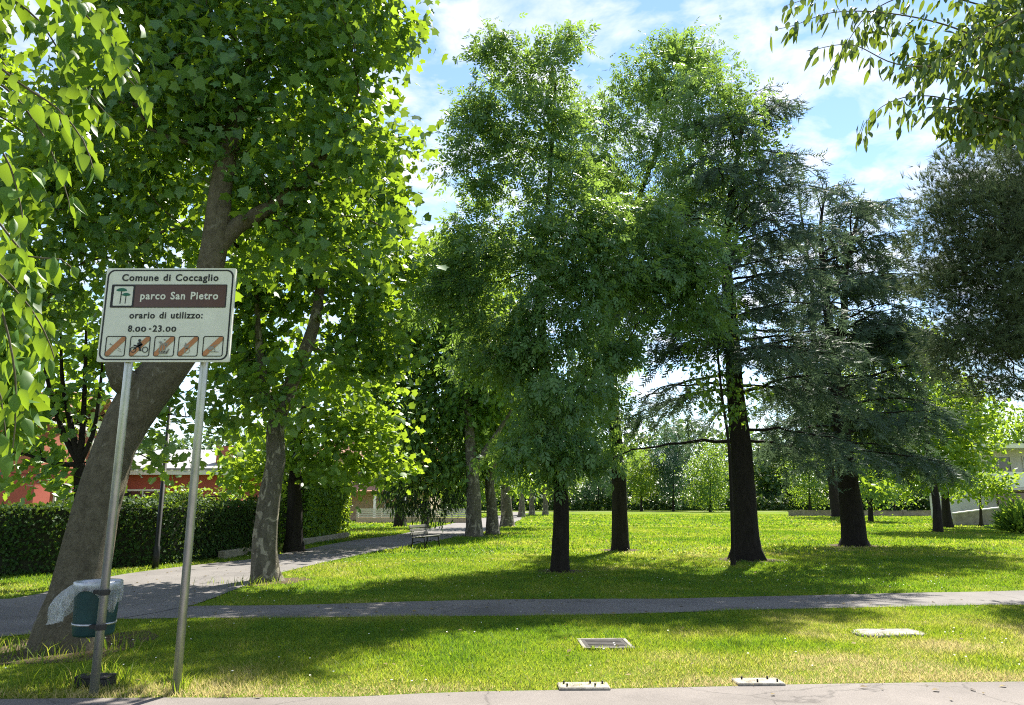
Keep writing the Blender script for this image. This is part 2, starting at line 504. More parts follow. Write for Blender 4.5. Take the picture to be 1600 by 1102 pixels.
M['stone_wall'] = surf('stone_wall', [(0.3, (0.17, 0.15, 0.115)), (0.7, (0.30, 0.27, 0.215))], 3, 0.9, bump=0.5)
M['daisy'] = surf('daisy', [(0.3, (0.7, 0.7, 0.65)), (0.7, (0.8, 0.8, 0.75))], 3, 0.7, bump=0)

def bag_mat():
    m, N, L, out = new_mat('plastic_bag')
    v = coords(N, L)
    n = noise(N, L, 14, 4, 0.6, v, 0.8)
    d = N.new('ShaderNodeBsdfPrincipled')
    d.inputs['Base Color'].default_value = (0.80, 0.82, 0.84, 1); d.inputs['Roughness'].default_value = 0.25
    tl = N.new('ShaderNodeBsdfTranslucent'); tl.inputs['Color'].default_value = (0.8, 0.82, 0.84, 1)
    tr = N.new('ShaderNodeBsdfTransparent'); tr.inputs['Color'].default_value = (0.93, 0.95, 0.96, 1)
    s1 = N.new('ShaderNodeMixShader'); s1.inputs['Fac'].default_value = 0.5
    L.new(d.outputs[0], s1.inputs[1]); L.new(tl.outputs[0], s1.inputs[2])
    s2 = N.new('ShaderNodeMixShader')
    rr = ramp(N, [(0.3, (0.22, 0.22, 0.22)), (0.7, (0.55, 0.55, 0.55))])
    L.new(n.outputs['Fac'], rr.inputs['Fac']); L.new(rr.outputs['Color'], s2.inputs['Fac'])
    L.new(tr.outputs[0], s2.inputs[1]); L.new(s1.outputs[0], s2.inputs[2])
    b = N.new('ShaderNodeBump'); b.inputs['Strength'].default_value = 0.6; b.inputs['Distance'].default_value = 0.02
    L.new(n.outputs['Fac'], b.inputs['Height']); L.new(b.outputs['Normal'], d.inputs['Normal'])
    L.new(s2.outputs[0], out.inputs[0])
    return m
M['bag'] = bag_mat()

# ------------------------------------------------------------------ ground, road, paths
rng = np.random.default_rng(7)
tag(link('ground', mesh_py('ground', [(-700, -60, 0), (700, -60, 0), (700, 1100, 0), (-700, 1100, 0)], [(0, 1, 2, 3)], M['turf'])),
    'wide flat park lawn of mown green grass', None, None, 'structure')

def wobble(P, step, amp, seed):
    C = catmull(P, step)
    r = np.random.default_rng(seed)
    k = len(C)
    j = np.interp(np.arange(k), np.arange(0, k + 4, 3), r.normal(0, amp, len(np.arange(0, k + 4, 3))))
    C[:, 1] += j + r.normal(0, amp * 0.4, k)
    return C

def strip(name, A, B, z, mat, label):
    """ribbon between two edge polylines"""
    n = 160
    def res(P):
        s = np.r_[0, np.cumsum(np.linalg.norm(np.diff(P[:, :2], axis=0), axis=1))]
        t = np.linspace(0, s[-1], n)
        return np.c_[np.interp(t, s, P[:, 0]), np.interp(t, s, P[:, 1]), np.full(n, z)]
    a, b = res(A), res(B)
    V = np.vstack([a, b]); i = np.arange(n - 1)
    F = np.stack([i, i + 1, i + 1 + n, i + n], -1)
    o = link(name, mesh_np(name, V, F, mat))
    tag(o, label, None, None, 'structure')
    return [tuple(p[:2]) for p in a] + [tuple(p[:2]) for p in b[::-1]]

# near road: far edge as seen along the bottom of the photograph
re_ = [np.array([-40, 5.4, 0]), np.array([-14, 5.9, 0]), G(300, 1091), G(700, 1083), G(1100, 1073), G(1600, 1066), np.array([14, 7.1, 0]), np.array([40, 8.2, 0])]
RE = wobble(np.array(re_), 0.35, 0.012, 3)
RN = np.array([[-40, 2.2, 0], [40, 3.6, 0]], float)
road_poly = strip('road', RE, RN, 0.004, M['road'], 'sunlit grey asphalt road along the front edge')
# crossing path
ca = [G(150, 968), G(300, 966), G(520, 966), G(800, 963), G(1060, 958), G(1330, 950), G(1600, 946), np.array([14, 11.9, 0]), np.array([34, 14.5, 0])]
cb = [G(230, 950), G(310, 948.5), G(520, 944), G(800, 938), G(1060, 936), G(1330, 929), G(1600, 924), np.array([14, 13.9, 0]), np.array([34, 16.8, 0])]
cross_poly = strip('footpath', wobble(np.array(ca), 0.3, 0.03, 5), wobble(np.array(cb), 0.3, 0.035, 6), 0.008, M['asphalt'],
                   'narrow asphalt footpath crossing the lawn in front of the trees')
# main path curving away to the left of the lawn
ma = [np.array([-30, 9.6, 0]), np.array([-24, 9.3, 0]), np.array([-18, 9.0, 0]), np.array([-13, 8.7, 0]), np.array([-9.5, 8.4, 0]), G(0, 1000), G(80, 985), G(185, 968), G(300, 947), G(385, 915), G(450, 893), G(560, 868), G(640, 853), G(700, 842), G(745, 834), G(790, 822), G(815, 811), np.array([1.0, 92, 0]), np.array([3.0, 120, 0])]
mb = [np.array([-30, 12.4, 0]), np.array([-24, 12.2, 0]), np.array([-18, 12.0, 0]), np.array([-13.5, 11.9, 0]), G(0, 938), G(80, 921), G(200, 897), G(330, 881), G(380, 876), G(430, 868), G(545, 846), G(620, 836), G(690, 822), G(725, 814.5), G(765, 808), G(790, 804.5), np.array([-1.5, 92, 0]), np.array([0.3, 120, 0])]
MA = catmull(np.array(ma), 0.4); MBE = catmull(np.array(mb), 0.4)
main_poly = strip('path', MA, MBE, 0.012, M['asphalt'], 'wide asphalt park path curving away past the hedge')
PATHS = [road_poly, cross_poly, main_poly]

# ------------------------------------------------------------------ trees
def leaf_template(kind):
    if kind == 'plane':      # five-lobed blade
        o = [(0, 0), (0.10, 0.30), (0.02, 0.50), (0.30, 0.36), (0.52, 0.52), (0.55, 0.26), (1.0, 0.0),
             (0.55, -0.26), (0.52, -0.52), (0.30, -0.36), (0.02, -0.50), (0.10, -0.30)]
        V = [(x, y, -0.18 * abs(y) - 0.15 * x * x) for x, y in o] + [(0.3, 0, 0.02)]
        F = [(12, i, (i + 1) % 12) for i in range(12)]
    elif kind == 'plane8':   # five pointed lobes, curled
        o = [(0, 0), (0.02, 0.46), (0.27, 0.36), (0.52, 0.56), (0.60, 0.27), (1.0, 0.0), (0.60, -0.27), (0.52, -0.56), (0.27, -0.36), (0.02, -0.46)]
        V = [(x, y, -0.30 * abs(y) ** 1.5 - 0.22 * x * x) for x, y in o]
        F = [(0, i, i + 1) if i % 2 else (0, i, i + 1) for i in range(1, 9)]
    elif kind == 'maple3':   # the same, cheaper
        o = [(0, 0), (0.1, 0.45), (0.35, 0.3), (0.55, 0.5), (1.0, 0.0), (0.55, -0.5), (0.35, -0.3), (0.1, -0.45)]
        V = [(x, y, -0.15 * abs(y) - 0.12 * x * x) for x, y in o]
        F = [(0, 1, 2), (0, 2, 4), (2, 3, 4), (0, 4, 6), (4, 5, 6), (0, 6, 7)]
    elif kind == 'pinnate':  # ash: paired leaflets on a stalk
        V, F = [], []
        for x, s, l in ((0.25, 1, .40), (0.25, -1, .40), (0.5, 1, .42), (0.5, -1, .42), (0.68, 0, .45)):
            d = np.array([0.75, 0.72 * s, -0.25 - 0.1 * abs(s)]); d /= np.linalg.norm(d)
            w = np.array([-d[1], d[0], 0]); w /= np.linalg.norm(w)
            p = np.array([x, 0, -0.1 * x])
            n = len(V)
            V += [p, p + d * l * .5 + w * l * .22 + (0, 0, .02), p + d * l, p + d * l * .5 - w * l * .22 + (0, 0, .02)]
            F += [(n, n + 1, n + 2), (n, n + 2, n + 3)]
    elif kind == 'rhomb':
        V = [(0, 0, 0), (0.42, 0.34, 0.06), (1, 0, -0.08), (0.42, -0.34, 0.06)]
        F = [(0, 2, 1), (0, 3, 2)]
    elif kind == 'ovate':
        V = [(0, 0, 0), (0.12, 0.26, -.05), (0.40, 0.34, -.08), (0.75, 0.16, -.12), (1.05, 0, -.25), (0.75, -0.16, -.12), (0.40, -0.34, -.08), (0.12, -0.26, -.05), (0.40, 0, 0.04)]
        F = [(8, i, (i + 1) % 8) for i in range(8)]
    elif kind == 'narrow':
        V = [(0, 0, 0), (0.4, 0.13, 0.03), (1, 0, -0.06), (0.4, -0.13, 0.03)]
        F = [(0, 2, 1), (0, 3, 2)]
    elif kind == 'narrow2':
        V = [(0, 0, 0), (0.3, 0.2, -.02), (0.65, 0.16, -.08), (1.0, 0, -.2), (0.65, -0.16, -.08), (0.3, -0.2, -.02), (0.45, 0, .04)]
        F = [(6, i, (i + 1) % 6) for i in range(6)]
    elif kind == 'cedar':    # short spray of needles along a hanging shoot
        V, F = [], []
        r = random.Random(2)
        for k in range(5):
            x = k / 5.0
            for s in (1, -1):
                a = r.uniform(-0.9, 0.9)
                b = np.array([x, 0, 0]); tip = b + np.array([0.34, 0.2 * s * math.cos(a) * 1.3, 0.2 * math.sin(a)])
                n = len(V)
                V += [b + (0, 0, .02), b - (0, 0, .02) + (.13, 0, 0), tip]
                F += [(n, n + 1, n + 2)]
    elif kind == 'pine':
        V, F = [], []
        r = random.Random(4)
        for k in range(8):
            a = k * 2.4; sp = r.uniform(0.25, 0.75)
            tip = np.array([1.0 - 0.3 * sp, sp * math.cos(a) * .8, sp * math.sin(a) * .8])
            w = np.array([0, -math.sin(a), math.cos(a)]) * 0.032
            n = len(V)
            V += [w, -w, tip]
            F += [(n, n + 1, n + 2)]
    return np.array([np.asarray(v, float) for v in V]), np.array(F)

TPL = {k: leaf_template(k) for k in ('plane', 'plane8', 'maple3', 'pinnate', 'rhomb', 'ovate', 'narrow', 'narrow2', 'cedar', 'pine')}

def leaf_cloud(name, kind, pos, tip, nrm, size, tint, mat):
    tv, tf = TPL[kind]
    t = unit(tip)
    n = unit(nrm - (nrm * t).sum(1, keepdims=True) * t)
    b = np.cross(n, t)
    V = pos[:, None] + size[:, None, None] * (tv[None, :, 0, None] * t[:, None] + tv[None, :, 1, None] * b[:, None] + tv[None, :, 2, None] * n[:, None])
    F = tf[None] + (np.arange(len(pos)) * len(tv))[:, None, None]
    return mesh_np(name, V.reshape(-1, 3), F.reshape(-1, 3), mat, tint=np.repeat(tint, len(tv)))

def trunk_mesh(P, R, rng_, n=14, flare=0.55, flare_h=0.3, knob=0.05):
    V, F = tube_np(P, R, n)
    m = len(P)
    V = V.reshape(m, n, 3)
    th = np.linspace(0, 2 * math.pi, n, endpoint=False)
    z = P[:, 2] - P[0, 2]
    ph = rng_.uniform(0, 6.28, 4)
    k = 1 + knob * np.sin(3 * th + ph[0] + z[:, None] * 1.3) + knob * 0.7 * np.sin(5 * th + ph[1] - z[:, None] * 2.1) + rng_.normal(0, knob * 0.45, (m, n))
    fl = flare * np.exp(-z / flare_h)
    k = k * (1 + fl[:, None] * (0.75 + 0.5 * np.sin(4 * th + ph[2])[None] + 0.3 * np.sin(7 * th + ph[3])[None]))
    V = P[:, None] + (V - P[:, None]) * k[..., None]
    return V.reshape(-1, 3), F

def skeleton(trunk, tr, att, first, rng_, tip_r=0.008, droop=0.0, pipe=2.35):
    N = [p for p in trunk]
    par = list(range(-1, len(trunk) - 1))
    nt = len(trunk)
    path = list(np.zeros(nt))
    T = trunk[first:]
    d0 = np.min(np.linalg.norm(att[:, None] - T[None], axis=2), axis=1)
    att = att[np.argsort(d0)]
    cap = nt + 2 * len(att) + 5
    A = np.full((cap, 3), 1e6); A[:nt] = trunk; A[:first] = 1e6
    PL = np.zeros(cap)
    n = nt
    ends = []
    for p in att:
        v = p - A[:n]
        d = np.linalg.norm(v, axis=1) + 1e-6
        up = np.clip(-v[:, 2] / d, 0, 1)
        c = d * (1 + 0.9 * up) + 0.22 * PL[:n]
        j = int(np.argmin(c)); dj = d[j]
        if dj > 0.5:
            mid = A[j] + v[j] * 0.5 + rng_.normal(0, 0.07, 3) * dj + np.array([0, 0, 0.06 * dj])
            A[n] = mid; par.append(j); PL[n] = PL[j] + dj * .5; n += 1
            j = n - 1
        A[n] = p; par.append(j); PL[n] = PL[j] + dj * .5; ends.append(n); n += 1
    acc = np.zeros(n)
    rad = np.full(n, tip_r)
    main = np.full(n, -1)
    best = np.zeros(n)
    for i in range(n - 1, nt - 1, -1):
        rad[i] = max(tip_r, acc[i] ** (1 / pipe)) if acc[i] > 0 else tip_r
        j = par[i]
        acc[j] += rad[i] ** pipe
        if rad[i] > best[j]:
            best[j] = rad[i]; main[j] = i
    rad[:nt] = tr
    Vs, Fs, off = [], [], 0
    for i in range(nt, n):
        j = par[i]
        if j >= nt and main[j] == i:
            continue
        ch = [j, i]
        while main[ch[-1]] >= 0 and ch[-1] >= nt:
            ch.append(int(main[ch[-1]]))
        P = A[ch]; R = rad[ch].copy()
        R[0] = min(R[1] * 1.15, rad[j] * 0.85)
        R = np.minimum(R, rad[j] * 0.85 if j < nt else 9)
        if len(P) > 2:
            idx = np.linspace(0, len(P) - 1, len(P) * 2 - 1)
            Pc = catmull(P, 1e6) if False else np.c_[[np.interp(idx, np.arange(len(P)), P[:, k]) for k in range(3)]].T
            Pc[1:-1] = Pc[1:-1] * 0.5 + 0.25 * (Pc[:-2] + Pc[2:])
            R = np.interp(idx, np.arange(len(P)), R); P = Pc
        v, f = tube_np(P, R, 7 if R[0] > 0.05 else 4 if R[0] > 0.015 else 3)
        Vs.append(v); Fs.append(f + off); off += len(v)
    if not Vs:
        return None, A[ends]
    return (np.vstack(Vs), np.vstack(Fs)), A[ends]

def sample_clumps(clumps, spacing, rng_, hollow=2.2):
    """points through the volume of the crown's leaf masses, no two closer than spacing"""
    out = np.zeros((0, 3))
    parts = []
    for c, r in clumps:                  # every mass is a loose core with lobes budding from it
        parts.append((c, r * 0.74))
        k = 9
        g = unit(rng_.normal(size=(k, 3)))
        for q in g:
            f = rng_.uniform(0.26, 0.46)
            parts.append((c + q * r * rng_.uniform(0.62, 0.98), r * f))
    for c, r in parts:
        vol = 4.19 * r[0] * r[1] * r[2]
        n = int(vol / spacing ** 3 * 1.6) + 4
        u = unit(rng_.normal(size=(n, 3))) * (rng_.random((n, 1)) ** (1 / hollow))
        u *= (1 + rng_.normal(0, 0.10, (n, 1)))
        for p in c + u * r:
            if len(out) == 0 or np.min(((out - p) ** 2).sum(1)) > spacing ** 2:
                out = np.vstack([out, p])
    return out

def px_clumps(L, Y, deep=1.0):
    """(px, py, rx, ry[, dY]) in photograph pixels -> centres and radii in metres"""
    res = []
    for q in L:
        dY = q[4] if len(q) > 4 else 0.0
        c = W(q[0], q[1], Y + dY)
        s = ppm(q[1], Y + dY)
        rx, rz = q[2] * s, q[3] * s
        res.append((c, np.array([rx, deep * (rx + rz) / 2, rz])))
    return res

def place(A, base):
    return A - base

def tree(name, label, category, trunk_px, r0, r1, clumps, leaf, mat, bark, seed, spacing=0.5, per=30, lsize=0.1,
         first=0.35, spread=0.62, group=None, limbs=(), flare=0.5, tip_r=0.008, hang=0.35, world=None, deep=1.0, hollow=2.2, limit=None, radii=None):
    r_ = np.random.default_rng(seed)
    if world is not None:
        P0 = np.array(world, float)
    else:
        P0 = [G(trunk_px[0][0], trunk_px[0][1])]
        P0[0][2] = -0.25 if r0 > 0.2 else -0.05
        Y0 = P0[0][1]
        for q in trunk_px[1:]:
            P0.append(W(q[0], q[1], Y0 + (q[2] if len(q) > 2 else 0.0)))
        P0 = np.array(P0)
    base = np.array([P0[0][0], P0[0][1], 0.0])
    P = catmull(P0, 0.28)
    s = np.r_[0, np.cumsum(np.linalg.norm(np.diff(P, axis=0), axis=1))]; s /= s[-1]
    R = r0 + (r1 - r0) * s ** 0.75
    if radii:
        k_ = [int(np.argmin(np.linalg.norm(P - q, axis=1))) for q in P0]
        R = np.interp(np.arange(len(P)), k_, radii)
    t = thing(name, label, category, base, 0, group)
    V, F = trunk_mesh(P - base, R, r_, flare=flare, flare_h=0.28 if r0 > 0.15 else 0.15)
    tk = link('trunk', mesh_np('trunk', V, F, bark, True), t)
    nodes, nr = P, R
    for lp in limbs:                     # explicit thick limbs: (list of (px,py[,dY]), r0, r1)
        q = np.array([W(a[0], a[1], base[1] + (a[2] if len(a) > 2 else 0)) for a in lp[0]])
        k = int(np.argmin(np.linalg.norm(P - q[0], axis=1)))
        q = np.vstack([P[k], q[1:]]) if len(q) > 1 else q
        LP = catmull(q, 0.25)
        LR = np.linspace(lp[1], lp[2], len(LP))
        V, F = trunk_mesh(LP - base, LR, r_, n=10, flare=0.25, flare_h=0.2)
        link('limb', mesh_np('limb', V, F, bark, True), tk)
        nodes = np.vstack([nodes, LP[2:]]); nr = np.r_[nr, LR[2:]]
    cl = clumps
    att = sample_clumps(cl, spacing, r_, hollow)
    if limit:
        att = att[limit(att)]
    fi = int(len(P) * first)
    sk, ends = skeleton(nodes, nr, att, fi, r_, tip_r)
    if sk:
        link('branches', mesh_np('branches', sk[0] - base, sk[1], bark, True), t)
    # leaves round every branch end
    cen = att.mean(0)
    w = r_.gamma(4.0, 0.25, len(ends))
    cnt = np.maximum(2, (per * w).astype(int))
    idx = np.repeat(np.arange(len(ends)), cnt)
    n = len(idx)
    out = unit(ends - cen) * 0.6 + unit(r_.normal(size=(len(ends), 3))) * 0.8
    off = r_.normal(0, 1, (n, 3)) * spacing * spread * np.array([1, 1, 0.62])
    pos = ends[idx] + off
    tip = unit(out[idx] + r_.normal(0, 0.7, (n, 3)) + np.array([0, 0, -hang]))
    nrm = np.array([0, 0, 1.0]) + r_.normal(0, 0.7, (n, 3))
    size = lsize * r_.uniform(0.5, 1.3, n)
    tint = np.clip(r_.normal(0.5, 0.25, n) + r_.normal(0, 0.16, len(ends))[idx], 0, 1)
    link('crown', leaf_cloud('crown', leaf, pos - base, tip, nrm, size, tint, M[mat]), t)
    return t, ends

# --- the big leaning plane tree beside the sign
tree('plane_tree', 'big plane tree with thick grey trunk leaning right behind the park sign', 'tree',
     [(104, 1012), (110, 975, .02), (122, 930, .1), (150, 800, .3), (180, 700, .5), (225, 615, .7), (280, 550, .9), (318, 460, 1.0), (338, 360, 1.1), (352, 260, 1.2), (390, 120, 1.3), (420, -60, 1.4), (440, -220, 1.5)],
     0.39, 0.08,
     px_clumps([(330, 60, 190, 190, 1.0), (520, 70, 130, 150, .8), (570, 230, 85, 130, .9), (450, 230, 150, 120, 1.6), (250, 300, 110, 120, 2.0),
                (130, 260, 130, 150, 2.2), (590, 360, 42, 70, 1.0), (500, 360, 90, 60, 1.4), (230, -150, 260, 170, 1.0), (480, -130, 170, 170, 1.2), (-170, 60, 140, 260, 1.5),
                (60, 440, 100, 80, 2.6), (430, 380, 80, 60, 1.8), (390, 150, 110, 90, .7), (440, 260, 90, 70, .8), (300, 200, 90, 70, .7), (540, 180, 70, 110, .7), (170, 150, 110, 90, 1.0), (300, -420, 250, 200, 1.4)], 8.5, 0.66),
     'plane8', 'plane_leaf', M['plane_bark'], 11, 0.40, 66, 0.145, 0.42, 0.68, flare=0.55, radii=[.34, .31, .275, .24, .225, .27, .235, .17, .165, .14, .10, .07, .05],
     limbs=[([(222, 618, .7), (192, 592, .5), (180, 560, .55), (178, 510, .7), (186, 450, 1.0)], 0.17, 0.06),
            ([(333, 380, 1.1), (372, 352, 1.2), (430, 320, 1.3), (500, 250, 1.3), (560, 150, 1.2)], 0.13, 0.03)])

# --- plane tree on the path edge, forked
tree('plane_tree', 'forked plane tree with mottled bark standing at the bend of the path', 'tree',
     [(417, 908), (414, 860), (420, 790), (431, 720), (430, 670), (444, 625), (468, 570, -.1), (490, 510, -.1), (500, 450, .2), (515, 300, .8)],
     0.275, 0.05,
     px_clumps([(470, 430, 115, 70, .4), (560, 330, 70, 90, .8), (390, 540, 60, 70, .8), (545, 560, 60, 60, .8), (585, 450, 50, 90, .6), (450, 340, 110, 80),
                (500, 600, 46, 44, 1.2), (385, 640, 36, 50, 1.0), (380, 430, 60, 80, .4), (500, 230, 110, 90, .5), (400, 600, 45, 40, 1.0), (395, 615, 26, 34, -.5), (472, 640, 24, 20, -.5), (455, 560, 24, 22, -.6)], 14.9, 0.9),
     'maple3', 'plane_leaf', M['mottled_bark'], 12, 0.46, 72, 0.18, 0.45, 0.64, flare=0.45,
     limbs=[([(430, 655), (415, 610, .2), (405, 540, .3), (400, 450, .3)], 0.13, 0.04)])

# --- ash in front of the lawn, leaning a little to the left
tree('ash_tree', 'tall ash with black trunk, nearest of the lawn trees', 'tree',
     [(875, 893), (875, 760), (860, 640), (848, 540), (844, 430), (856, 330), (862, 230), (868, 130)],
     0.215, 0.03,
     px_clumps([(852, 122, 55, 42), (795, 105, 48, 38), (882, 70, 28, 26), (742, 180, 42, 40), (775, 232, 50, 34), (893, 170, 22, 48), (735, 262, 34, 44), (740, 305, 30, 22),
                (800, 290, 40, 26), (870, 250, 22, 30), (820, 190, 30, 18), (905, 260, 34, 40), (840, 230, 30, 26), (862, 185, 26, 30, -.6),
                (830, 400, 100, 62), (915, 350, 80, 52, -1), (760, 430, 60, 56), (975, 430, 90, 62), (905, 480, 80, 50, -1), (800, 550, 80, 66), (1040, 450, 80, 54), (1090, 480, 56, 50), (1060, 390, 60, 46), (990, 350, 60, 50), (740, 370, 60, 46), (700, 440, 50, 60),
                (885, 640, 66, 44, -1), (930, 590, 40, 30), (850, 470, 50, 50, -1.4), (860, 380, 60, 50, -1.4), (860, 610, 56, 48, -1.3), (930, 420, 70, 50, -1.2), (835, 530, 60, 46, -1.2), (865, 690, 60, 36, -1.4), (845, 300, 30, 36, -.8), (820, 700, 50, 30), (895, 715, 50, 22, -1), (840, 740, 50, 20), (800, 725, 44, 24), (955, 560, 36, 36)], 16.9, 1.0),
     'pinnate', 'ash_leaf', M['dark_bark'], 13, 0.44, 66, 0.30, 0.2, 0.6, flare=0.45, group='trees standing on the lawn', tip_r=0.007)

# --- second ash, farther back
tree('ash_tree', 'tall ash with black trunk and high rounded top, behind the nearest lawn tree', 'tree',
     [(970, 860), (966, 740), (958, 620), (953, 500), (970, 390), (1005, 290), (1030, 220), (1048, 130)],
     0.29, 0.04,
     px_clumps([(1062, 112, 80, 46), (1000, 150, 56, 50), (955, 200, 52, 50), (925, 250, 40, 46), (1105, 170, 76, 62, -3.5), (1155, 215, 36, 100, -4.8), (1060, 250, 80, 56, -1), (1130, 270, 50, 50, -4.5), (962, 285, 48, 52), (1020, 320, 70, 44),
                (1145, 320, 34, 46, -4.8), (1100, 290, 50, 40, -4), (965, 450, 60, 60, -1.4), (985, 370, 60, 46, -1.2), (955, 540, 40, 50, -1.2), (1075, 330, 50, 40, -1), (948, 650, 46, 50, -.8), (968, 705, 26, 30, -.8), (930, 560, 26, 40)], 24.2, 0.9),
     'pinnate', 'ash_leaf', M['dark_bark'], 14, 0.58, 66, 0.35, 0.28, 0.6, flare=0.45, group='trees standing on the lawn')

# --- ivy-like leafy shoots on the cedar trunk belong to a slim young ash right beside it
tree('young_ash', 'slim young ash with bright leaf tufts growing against the cedar trunk', 'tree',
     [(1146, 884), (1143, 780), (1138, 690), (1126, 600), (1122, 500), (1150, 380)], 0.05, 0.02,
     px_clumps([(1128, 612, 42, 40), (1120, 500, 34, 40), (1145, 380, 14, 30), (1095, 560, 20, 20)], 18.6, 0.8),
     'rhomb', 'row_leaf', M['dark_bark'], 15, 0.34, 60, 0.14, 0.35, 0.7)

# --- cedars
def cedar(label, trunk_px, r0, r1, zlo, zhi, nb, lmax, seed, az_bias=None, fork=None, dens=1.0, name='cedar_tree', group='cedars on the lawn', low=(), nscale=1.0, mat='cedar_needle', rise=0.0):
    r_ = np.random.default_rng(seed)
    P0 = [G(trunk_px[0][0], trunk_px[0][1])]; P0[0][2] = -0.05
    Y0 = P0[0][1]
    for q in trunk_px[1:]:
        P0.append(W(q[0], q[1], Y0))
    base = np.array([P0[0][0], P0[0][1], 0])
    P = catmull(np.array(P0), 0.3)
    s = np.linspace(0, 1, len(P))
    R = r0 + (r1 - r0) * s ** 0.9
    t = thing(name, label, 'tree', base, 0, group)
    V, F = trunk_mesh(P - base, R, r_, flare=0.45, knob=0.055)
    tk = link('trunk', mesh_np('trunk', V, F, M['cedar_bark'], True), t)
    stems = [(P, R)]
    if fork:
        q = np.array([W(a, b, Y0) for a, b in fork[0]])
        k = int(np.argmin(np.linalg.norm(P - q[0], axis=1)))
        FP = catmull(np.vstack([P[k], q[1:]]), 0.3)
        FR = np.linspace(fork[1], fork[2], len(FP))
        V, F = trunk_mesh(FP - base, FR, r_, n=10, flare=0.15)
        link('limb', mesh_np('limb', V, F, M['cedar_bark'], True), tk)
        stems.append((FP, FR))
    Vs, Fs, off = [], [], 0
    tp, tt, tn, ts = [], [], [], []
    jobs = []
    for i in range(nb):
        z = zlo + (zhi - zlo) * ((i + r_.random()) / nb)
        az = i * 2.4 + r_.normal(0, 0.4)
        if az_bias is not None and r_.random() < 0.45:
            az = az_bias + r_.normal(0, 0.7)
        f = (z - zlo) / (zhi - zlo)
        L_ = lmax * (1 - 0.66 * f ** 1.4) * r_.uniform(0.6, 1.1)
        jobs.append((z, az, L_, 0.10 + 0.5 * f + rise + r_.normal(0, 0.16), r_.uniform(0.55, 1.1)))
    for (z, az, L_, rs, de) in low:
        jobs.append((z, az, L_, rs, de))
    for z, az, L_, rs, de in jobs:
        SP_, SR_ = stems[r_.integers(len(stems))] if len(stems) > 1 and z > stems[1][0][0][2] else stems[0]
        k = int(np.argmin(np.abs(SP_[:, 2] - z)))
        o = SP_[k]
        h = np.array([math.sin(az), math.cos(az), 0])
        m = max(6, int(L_ / 0.3))
        u = np.linspace(0, 1, m)
        B = o + h * (u * L_)[:, None] + np.array([0, 0, 1]) * (L_ * (rs * u - (0.22 + 0.3 * max(rs, 0)) * u ** 2.4))[:, None]
        sidev = np.cross(h, [0, 0, 1])
        B += sidev * (np.sin(u * 3.5 + r_.uniform(0, 6)) * 0.11 * L_ * u)[:, None]
        B[:, 2] += np.sin(u * 5 + r_.uniform(0, 6)) * 0.03 * L_ * u
        B[1:] += r_.normal(0, 0.03, (m - 1, 3))
        br = np.linspace(min(0.011 * L_ + 0.012, SR_[k] * 0.6), 0.006, m)
        v, f_ = tube_np(B, br, 5); Vs.append(v); Fs.append(f_ + off); off += len(v)
        nside = int(L_ / 0.15 * de)
        for q in range(nside):
            a = 0.16 + 0.84 * (q + r_.random()) / nside
            p = np.array([np.interp(a, u, B[:, c]) for c in range(3)])
            sl = (0.18 + 0.42 * math.sin(math.pi * min(1, a * 0.95))) * L_ * 0.5 * r_.uniform(0.5, 1.1) + 0.12
            sd = sidev * (1 if q % 2 else -1) + h * r_.uniform(0.35, 0.9); sd /= np.linalg.norm(sd)
            n2 = max(3, int(sl / 0.18))
            uu = np.linspace(0, 1, n2)
            S = p + sd * (uu * sl)[:, None] + np.array([0, 0, -1]) * (sl * (0.1 * uu + r_.uniform(0.2, 1.1) * uu ** 1.8))[:, None]
            v, f_ = tube_np(S, np.linspace(0.008, 0.003, n2), 3); Vs.append(v); Fs.append(f_ + off); off += len(v)
            nt = max(2, int(sl / 0.075 * dens * de))
            a2 = np.sort(r_.random(nt)) ** 0.8
            Pt = np.c_[[np.interp(a2, uu, S[:, c]) for c in range(3)]].T
            dr = sd + r_.normal(0, 0.5, (nt, 3)) + np.array([0, 0, -0.75])
            tp.append(Pt); tt.append(dr); tn.append(np.array([0, 0, 1.0]) + r_.normal(0, 0.4, (nt, 3)))
            ts.append(0.30 * nscale * r_.uniform(0.7, 1.3, nt))
    link('branches', mesh_np('branches', np.vstack(Vs) - base, np.vstack(Fs), M['cedar_bark'], True), t)
    tp, tt, tn, ts = np.vstack(tp), np.vstack(tt), np.vstack(tn), np.concatenate(ts)
    link('crown', leaf_cloud('crown', 'cedar', tp - base, tt, tn, ts, np.clip(r_.normal(.5, .25, len(tp)), 0, 1), M[mat]), t)
    return t

cedar('cedar with thick black trunk, foremost of the conifers on the lawn',
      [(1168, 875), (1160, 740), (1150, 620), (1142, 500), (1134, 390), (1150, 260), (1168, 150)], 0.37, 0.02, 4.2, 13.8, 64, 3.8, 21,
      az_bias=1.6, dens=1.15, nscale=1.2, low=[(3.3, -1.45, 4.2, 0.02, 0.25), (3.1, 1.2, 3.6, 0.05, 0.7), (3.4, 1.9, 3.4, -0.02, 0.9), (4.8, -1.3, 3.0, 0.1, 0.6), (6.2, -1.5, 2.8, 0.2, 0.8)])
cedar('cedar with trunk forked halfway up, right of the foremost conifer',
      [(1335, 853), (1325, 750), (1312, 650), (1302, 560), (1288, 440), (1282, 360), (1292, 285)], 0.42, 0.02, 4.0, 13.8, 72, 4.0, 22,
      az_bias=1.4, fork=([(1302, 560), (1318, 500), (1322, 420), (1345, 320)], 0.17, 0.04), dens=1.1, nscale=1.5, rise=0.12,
      low=[(3.6, 1.6, 3.7, 0.0, 1.0), (3.2, 2.4, 3.4, 0.02, 1.0), (3.8, -2.2, 3.4, 0.02, 1.0), (4.6, 1.2, 3.6, 0.15, 0.8), (9.5, 1.5, 3.4, 0.4, .7), (10.5, 1.3, 3.2, 0.5, .7), (8.0, 1.7, 3.2, .25, .7)])
